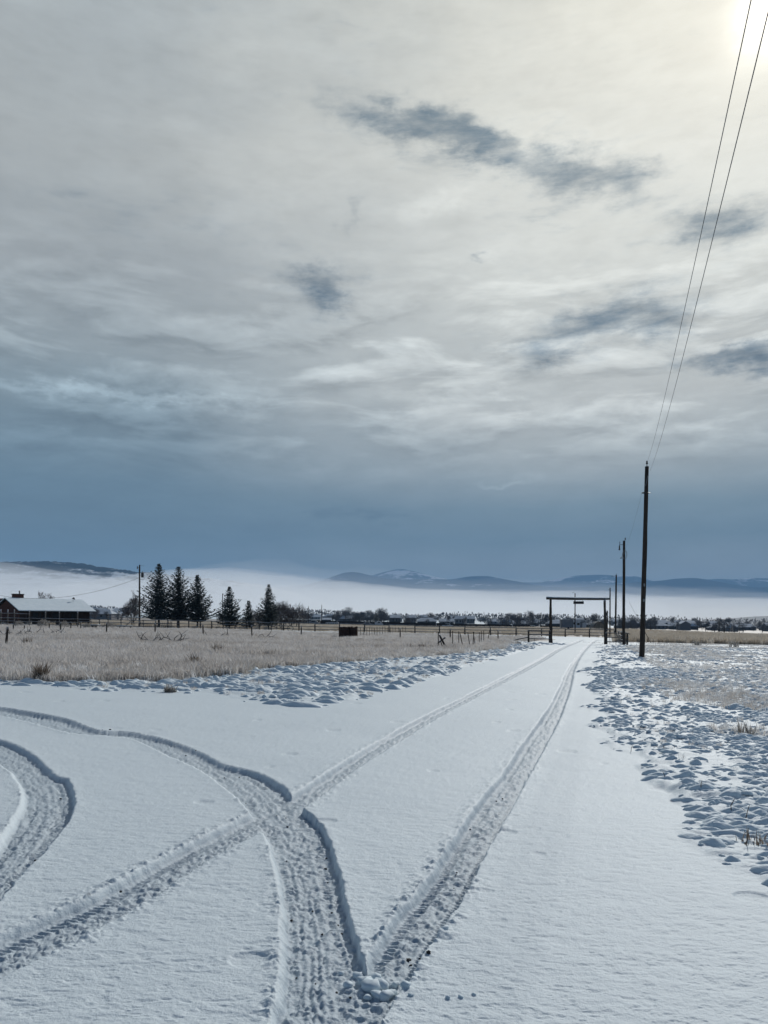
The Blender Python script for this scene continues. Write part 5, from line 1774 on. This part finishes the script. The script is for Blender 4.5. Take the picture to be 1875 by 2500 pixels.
pts = []
def lump_pts(n, x0, x1, y0, y1, test, rmin, rmax, k):
    x, y = scatter(n, x0, x1, y0, y1, test)
    dens = fbm(x * 0.8, y * 0.6, 3, 73)
    keep = nr_.uniform(0, 1, len(x)) < np.clip((dens - 0.22) * 2.6, 0.12, 1)
    x, y = x[keep], y[keep]
    cl_ = fbm(x * 0.5 + 4, y * 0.5, 2, 75)
    u = nr_.uniform(0, 1, len(x)) ** k
    return list(zip(x, y, (rmin + (rmax - rmin) * u) * (0.6 + 0.8 * cl_)))


def in_right(x, y):
    e_ = right_of(x, y) + (fbm(x * 1.2, y * 0.8, 3, 8) - 0.5) * (0.7 + 0.03 * y)
    return (e_ > -0.05) & (y > 3.4) & (x < 0.6 * y + 1.0) & (nr_.uniform(0, 1, len(x)) < np.clip(0.25 + e_ * 1.6, 0, 1))


def in_left(x, y):
    e_ = left_of(x, y, LEFT_EDGE) + (fbm(x * 0.9, y * 0.7, 3, 9) - 0.5) * 3.0
    return (e_ > -0.3) & (left_of(x, y, GRASS_EDGE) < 4.5) & (x < rl(y) + 1.0 + 0.01 * y) & (x > -0.6 * y) & (nr_.uniform(0, 1, len(x)) < np.clip(0.2 + e_ * 0.5, 0, 1))


pts += lump_pts(12500, 2.2, 9, 3.4, 15, in_right, 0.018, 0.095, 2.8)
pts += lump_pts(20000, 3, 19, 15, 32, in_right, 0.026, 0.135, 3.0)
pts += lump_pts(11000, 6, 45, 32, 75, in_right, 0.04, 0.17, 3.0)
pts += lump_pts(9000, -14, 4, 13.5, 30, in_left, 0.035, 0.23, 3.0)
pts += lump_pts(8000, -4, 20, 28, 76, in_left, 0.05, 0.20, 2.5)
lumps_o = grass_field('snow_lumps', pts, [lump_mesh(k) for k in range(9)], M_SNOWCAP, 'small snow-covered turf lumps thick along both verges of the drive')
lumps_o['category'] = 'snow lumps'
for nd in list(lumps_o.modifiers[0].node_group.nodes):
    if nd.bl_idname == 'FunctionNodeRandomValue':
        nd.inputs[0].default_value = (-0.1, -0.1, -0.5); nd.inputs[1].default_value = (0.1, 0.1, 0.5)
    if nd.bl_idname == 'GeometryNodeInstanceOnPoints':
        ng_ = lumps_o.modifiers[0].node_group
        sc_ = ng_.nodes.new('ShaderNodeVectorMath'); sc_.operation = 'SCALE'
        rv_ = ng_.nodes.new('FunctionNodeRandomValue'); rv_.data_type = 'FLOAT_VECTOR'
        rv_.inputs[0].default_value = (0.8, 0.8, 0.38); rv_.inputs[1].default_value = (1.45, 1.05, 0.68)
        na_ = nd.inputs['Scale'].links[0].from_socket
        ng_.links.new(rv_.outputs[0], sc_.inputs[0]); ng_.links.new(na_, sc_.inputs['Scale'])
        ng_.links.new(sc_.outputs[0], nd.inputs['Scale'])

# the dim wood behind the village, one mass
r8 = random.Random(8)
V = []; Fc = []
for i in range(5200):
    d = r8.uniform(1000, 1350); px = r8.uniform(640, 2000) if r8.random() < 0.85 else r8.uniform(150, 330)
    x = (px - CX) / F * d
    hmax = 5 + 9 * vnoise(np.array([x * 0.02]), np.array([d * 0.004]), 5)[0]
    p = Vector((x, d, gz(x, d) + r8.random() ** 1.3 * hmax))
    quad_spray(V, Fc, p, Vector((r8.uniform(-.6, .6), r8.uniform(-.3, .3), 1.2)).normalized() * r8.uniform(2.0, 4.0), r8.uniform(0.35, 0.9), Vector((r8.uniform(-.6, .6), 1, 0.2)))
tagp(obj('far_woods', (V, [], Fc), M_FARTWIG), 'dim bare woodland in the mist behind the far village', 'woods', kind='stuff')

pts = []
x, y = scatter(26000, 20, 100, 89, 150, lambda x, y: (x > 0.30 * y) & (x < 0.62 * y) & (y > 90 + 6 * fbm(x * 0.15, y * 0.05, 3, 66)))
pts += [(a, b, nr_.uniform(0.7, 1.25)) for a, b in zip(x[:9000], y)]
x, y = scatter(30000, -90, 190, 130, 330, lambda x, y: (np.abs(x + 0.02 * y) < 0.62 * y) & ((np.hypot(x - 62, y - 228) > 9)))
pts += [(a, b, nr_.uniform(0.7, 1.15)) for a, b in zip(x[:14000], y)]
grass_field('tall_grass', pts, [tuft_mesh('tall_tuft', 40, 0.85, 0.45, k + 61, 0.45, 0.020) for k in range(4)], M_GRASS_TALL, 'tall tan grass band beyond the poles and rail fence')

# ------------------------------------------------------------------ single weeds, bushes and brush
def weed(name, px, py, h, n, seed, label, cat, mtl, lean=0.5, rad=0.12, w=0.010, group=None):
    g = G(px, py); g.z = ground_z(g.x, g.y) - 0.02
    me = tuft_mesh(name, n, h, rad, seed, lean, w)
    me.materials.append(mtl)
    o = bpy.data.objects.new(name, me)
    COL.objects.link(o)
    o.location = g
    tagp(o, label, cat, group)
    return o


weed('dry_bush', 100, 1666, 0.62, 260, 5, 'dark dry bush standing at the left edge of the grass, snow at its foot', 'bush', M_WEED, 0.75, 0.16, 0.008)
weed('dry_bush', 415, 1690, 0.28, 120, 6, 'small frosted bush on a snow lump at the field edge', 'bush', M_STRAW, 0.9, 0.12, 0.008)
for i, (px, py, h, lb) in enumerate(((66, 1581, 0.75, 'upright dark weed clump left in the dry field'), (527, 1602, 0.75, 'dark weed clump standing in the middle of the dry field'), (475, 1632, 0.6, 'dark weed clump near the grass edge below the tall spruces'),
                                     (655, 1610, 0.5, 'dark weed clump right of the middle of the dry field'), (1030, 1590, 0.7, 'dark weed clump at the foot of the crossed poles'), (1000, 1588, 0.55, 'low weed clump left of the crossed poles'),
                                     (1265, 1549.5 + 24, 0.45, 'small weed at the grass end by the slanting rail'), (815, 1560, 0.5, 'dark weed left of the stock feeder'))):
    weed('weed_clump', px, py, h, 90, 40 + i, lb, 'weed', M_WEED, 0.6, 0.25, 0.012, 'dark weeds in the dry field')
for i, (px, py, h) in enumerate(((1665, 1563, 1.4), (1738, 1568, 1.3), (1762, 1566, 1.2), (1772, 1567, 1.2), (1784, 1568, 1.1), (1855, 1567, 1.7), (1870, 1568, 1.6), (1791, 1580, 1.2), (1700, 1576, 1.0))):
    weed('weed_clump', px, py, h * 0.8, 60, 70 + i, 'dark weed clump in the tall tan grass band at the right', 'weed', M_STRAW, 0.9, 0.5, 0.02, 'dark weeds in the tall grass')
for i, (px, py, h, n, lb) in enumerate(((1822, 1796, 0.35, 60, 'small dry weed tuft among the right snow lumps'),
                                        (1845, 2060, 0.16, 30, 'brown curled dead weed among the snow lumps near the right edge'), (1628, 1833, 0.12, 24, 'small dark twig tuft between snow lumps'))):
    weed('weed_clump', px, py, h, n, 90 + i, lb, 'weed', M_WEED if n < 50 else M_STRAW, 0.9, 0.14, 0.006)
for i, (px, py, h, lb) in enumerate(((1821, 2066, 0.16, 'bare dead stalk left of the curled brown weed'), (1786, 1985, 0.15, 'thin dead stalk rising from a snow lump'), (1820, 2000, 0.14, 'thin dead stalk beside the lump with a stalk'), (1712, 1945, 0.13, 'thin leaning stalk at the snow lump edge'),
                                     (1623, 1905, 0.10, 'short twig at the verge of the lumpy snow'), (1540, 1838, 0.11, 'short dark twig at the top of the lumpy verge'), (1515, 1726, 0.16, 'thin twig by the first lumps beside the drive'))):
    g = G(px, py); g.z = ground_z(g.x, g.y) - 0.02
    bm = bmesh.new(); r5 = random.Random(i)
    tube(bm, [(0, 0, 0), (r5.uniform(-.01, .02), 0, h * 0.6), (r5.uniform(-.03, .04), 0, h)], [0.004, 0.0035, 0.002], 5)
    tube(bm, [(0.0, 0, h * 0.6), (r5.uniform(-.05, .05), 0.01, h * 0.85)], 0.0018, 4)
    tagp(obj('dead_stalk', bm, M_WEED, None, g), lb, 'stalk')


def brush(px, py, w, h, n, seed, label):
    g = G(px, py); g.z = ground_z(g.x, g.y)
    e = empty('brush_pile', g, label, 'brush pile')
    r = random.Random(seed)
    for _ in range(n):
        bm = bmesh.new()
        p = Vector((r.uniform(-w, w) * 0.5, r.uniform(-0.5, 0.5), r.uniform(0.0, 0.25)))
        d = Vector((r.uniform(-1, 1), r.uniform(-0.5, 0.5), r.uniform(0.0, 0.9) if r.random() < 0.55 else r.uniform(0, 0.15))).normalized() * r.uniform(0.4, 0.9) * h * 1.15
        m1 = p + d * 0.5 + Vector((r.uniform(-.1, .1), 0, r.uniform(0, .2)))
        tube(bm, [p, m1, p + d + Vector((0, 0, r.uniform(-0.2, 0.1)))], [0.028, 0.022, 0.010], 5)
        if r.random() < 0.7:
            tube(bm, [m1, m1 + Vector((r.uniform(-.4, .4), 0.1, r.uniform(0.1, 0.5)))], [0.02, 0.008], 4)
        obj('branch', bm, M_WOOD, e)


brush(388, 1573, 3.0, 0.8, 22, 1, 'dark pile of dead branches in the dry field under the tall spruces')
brush(535, 1558, 2.0, 0.55, 9, 2, 'low heap of sticks in the dry field below the wide small spruce')
brush(640, 1562, 2.2, 0.6, 7, 3, 'few scattered sticks in the dry field below the pointed spruce')
brush(110, 1552, 3.2, 0.6, 16, 4, 'snowy pile of branches in the grass before the farmhouse')
brush(25, 1556, 2.8, 0.5, 12, 5, 'snow-dusted fallen branches beside the leftmost fence post')
g = base(1519, 80); 
e = empty('brush_tangle', g, 'tangle of snowy brush caught on the fence by the second utility pole', 'brush pile')
r6 = random.Random(9)
for _ in range(26):
    bm = bmesh.new()
    p = Vector((r6.uniform(-0.5, 0.4), r6.uniform(-0.2, 0.3), r6.uniform(0.2, 1.25))); d = Vector((r6.uniform(-1, 1), r6.uniform(-.4, .4), r6.uniform(-.5, .8))) * 0.45
    tube(bm, [p, p + d * 0.5 + Vector((0, 0, 0.08)), p + d], [0.035, 0.03, 0.015], 5)
    obj('branch', bm, M_TWIG if r6.random() < 0.6 else M_WOOD, e)

# dark gravel clods lying in the ruts
def rock(bm, c, r, seed, sq=0.7):
    q = random.Random(seed)
    bmesh.ops.create_icosphere(bm, subdivisions=2, radius=r)
    ph = [q.uniform(0, 6) for _ in range(6)]
    for v in bm.verts:
        n = v.co.normalized()
        f = 1 + 0.22 * math.sin(3.1 * n.x + ph[0]) * math.sin(2.7 * n.y + ph[1]) + 0.16 * math.sin(5 * n.z + ph[2] + 3 * n.x) + 0.08 * math.sin(9 * n.y + ph[3])
        v.co = Vector((v.co.x * f * 1.15, v.co.y * f, v.co.z * f * sq)) + Vector(c)


cl = [(1046, 2326, 0.017), (998, 2356, 0.018), (1003, 2367, 0.010), (968, 2428, 0.013), (1025, 2340, 0.008), (1080, 2206, 0.009), (1115, 2133, 0.009), (1113, 2138, 0.008), (1108, 2165, 0.007), (1148, 2027, 0.010), (1218, 1990, 0.010), (1212, 1957, 0.010), (1241, 1931, 0.010), (1335, 1762, 0.012),
      (1227, 1954, 0.011), (1177, 1997, 0.011), (702, 2018, 0.013), (676, 1996, 0.009), (698, 1999, 0.009), (700, 2104, 0.008), (797, 2101, 0.012), (795, 2123, 0.014), (800, 2155, 0.008), (712, 2251, 0.011), (810, 2228, 0.009), (825, 2258, 0.010), (834, 2278, 0.010), (763, 2223, 0.009), (787, 2278, 0.009), (724, 2383, 0.008), (770, 2405, 0.007),
      (269, 1790, 0.022), (250, 1790, 0.012), (454, 1843, 0.016), (478, 1840, 0.010), (584, 1898, 0.010), (548, 1903, 0.009), (582, 1929, 0.009), (600, 1961, 0.010), (294, 2178, 0.014), (86, 2103, 0.015), (148, 1957, 0.012), (822, 2424, 0.009), (855, 2436, 0.008), (895, 1841, 0.011), (832, 1880, 0.010)]
protos = []
for i, (px, py, r) in enumerate(cl):
    g = G(px, py)
    g.z = ground_z(g.x, g.y)
    g2 = G(px, py); dz_ = g.z - g2.z
    # settle where the sight line meets the sunken floor
    r *= 0.62
    g = Vector((g2.x, g2.y, 0)) * (1 - dz_ / EYE * 1.0); g.z = ground_z(g.x, g.y) + r * 0.35
    if i < 5:
        bm = bmesh.new(); rock(bm, (0, 0, 0), 1.0, i)
        o = obj('gravel_clod', bm, M_STONE, smooth=True)
        protos.append(o)
    else:
        o = protos[i % 5].copy(); COL.objects.link(o)
    o.location = g; o.scale = (r * 1.15,) * 3; o.rotation_euler = (0, 0, i * 1.3)
    wh_ = ('inner curved rut at the left edge' if px < 200 and py > 1900 else 'diagonal track at lower left' if px == 294 or px == 86 else 'far left bend of the wide rut' if px < 300 else
           'upper bend of the wide rut' if px < 640 else 'left wheel track' if py < 1890 and px < 1000 else 'right wheel track, far part' if px > 1150 else 'right wheel track, near part' if px > 940 else
           'wide rut at the crossing' if py < 2050 else 'wide rut below the crossing' if py < 2200 else 'wide rut near the bottom')
    tagp(o, ('big' if r > 0.009 else 'small') + ' dark gravel clod in the ' + wh_, 'clod', 'gravel clods in the tyre tracks')

# snow chunks pushed up where the wide rut meets the right wheel track
ck = [(905, 2392, 0.050, 'largest snow chunk, at the left of the heap where two tracks meet'), (930, 2388, 0.048, 'big snow chunk behind the middle of the heap where two tracks meet'), (892, 2378, 0.040, 'snow chunk half sunk at the back left of the track junction heap'), (921, 2409, 0.030, 'snow chunk at the front middle of the track junction heap'),
      (942, 2412, 0.036, 'snow chunk at the front right of the track junction heap'), (958, 2402, 0.026, 'small snow chunk at the right of the track junction heap'), (897, 2413, 0.018, 'tiny snow crumb before the largest chunk'), (975, 2410, 0.020, 'snow crumb bridging the right wheel track'),
      (990, 2414, 0.024, 'snow chunk on the right rim of the right wheel track'), (875, 2360, 0.034, 'snow chunk on the wide rut wall above the junction heap'), (850, 2384, 0.026, 'snow chunk fallen in the wide rut left of the junction heap'), (833, 2355, 0.016, 'small crumb in the wide rut above the fallen chunk'),
      (965, 2385, 0.020, 'snow crumb on the ridge between the junction heap and right track'), (915, 2370, 0.036, 'rounded snow chunk on the ridge top above the heap'), (1085, 2275, 0.022, 'lone snow chunk on the right rim of the right wheel track'), (1003, 2150 + 282, 0.014, 'small crumb right of the right wheel track near the bottom'),
      (1093, 2440, 0.012, 'tiny crumb lying on smooth snow at the lower right'), (1125, 2438, 0.013, 'second tiny crumb on smooth snow at the lower right'), (1157, 2432, 0.010, 'outermost tiny crumb on smooth snow at the lower right')]
for i, (px, py, r, lb) in enumerate(ck):
    r *= 0.85
    g = G(px, py); g.z = ground_z(g.x, g.y) + r * 0.30
    bm = bmesh.new(); rock(bm, (0, 0, 0), r, i + 40, 0.8)
    for v in bm.verts: v.co *= 1 + 0.10 * math.sin(40 * v.co.x / r * 0.1 + i) * math.cos(7 * v.co.y / r + i)
    tagp(obj('snow_chunk', bm, M_SNOWCAP, None, g, smooth=True), lb, 'snow chunk', 'snow chunks at the track junction' if i < 15 else 'snow crumbs')
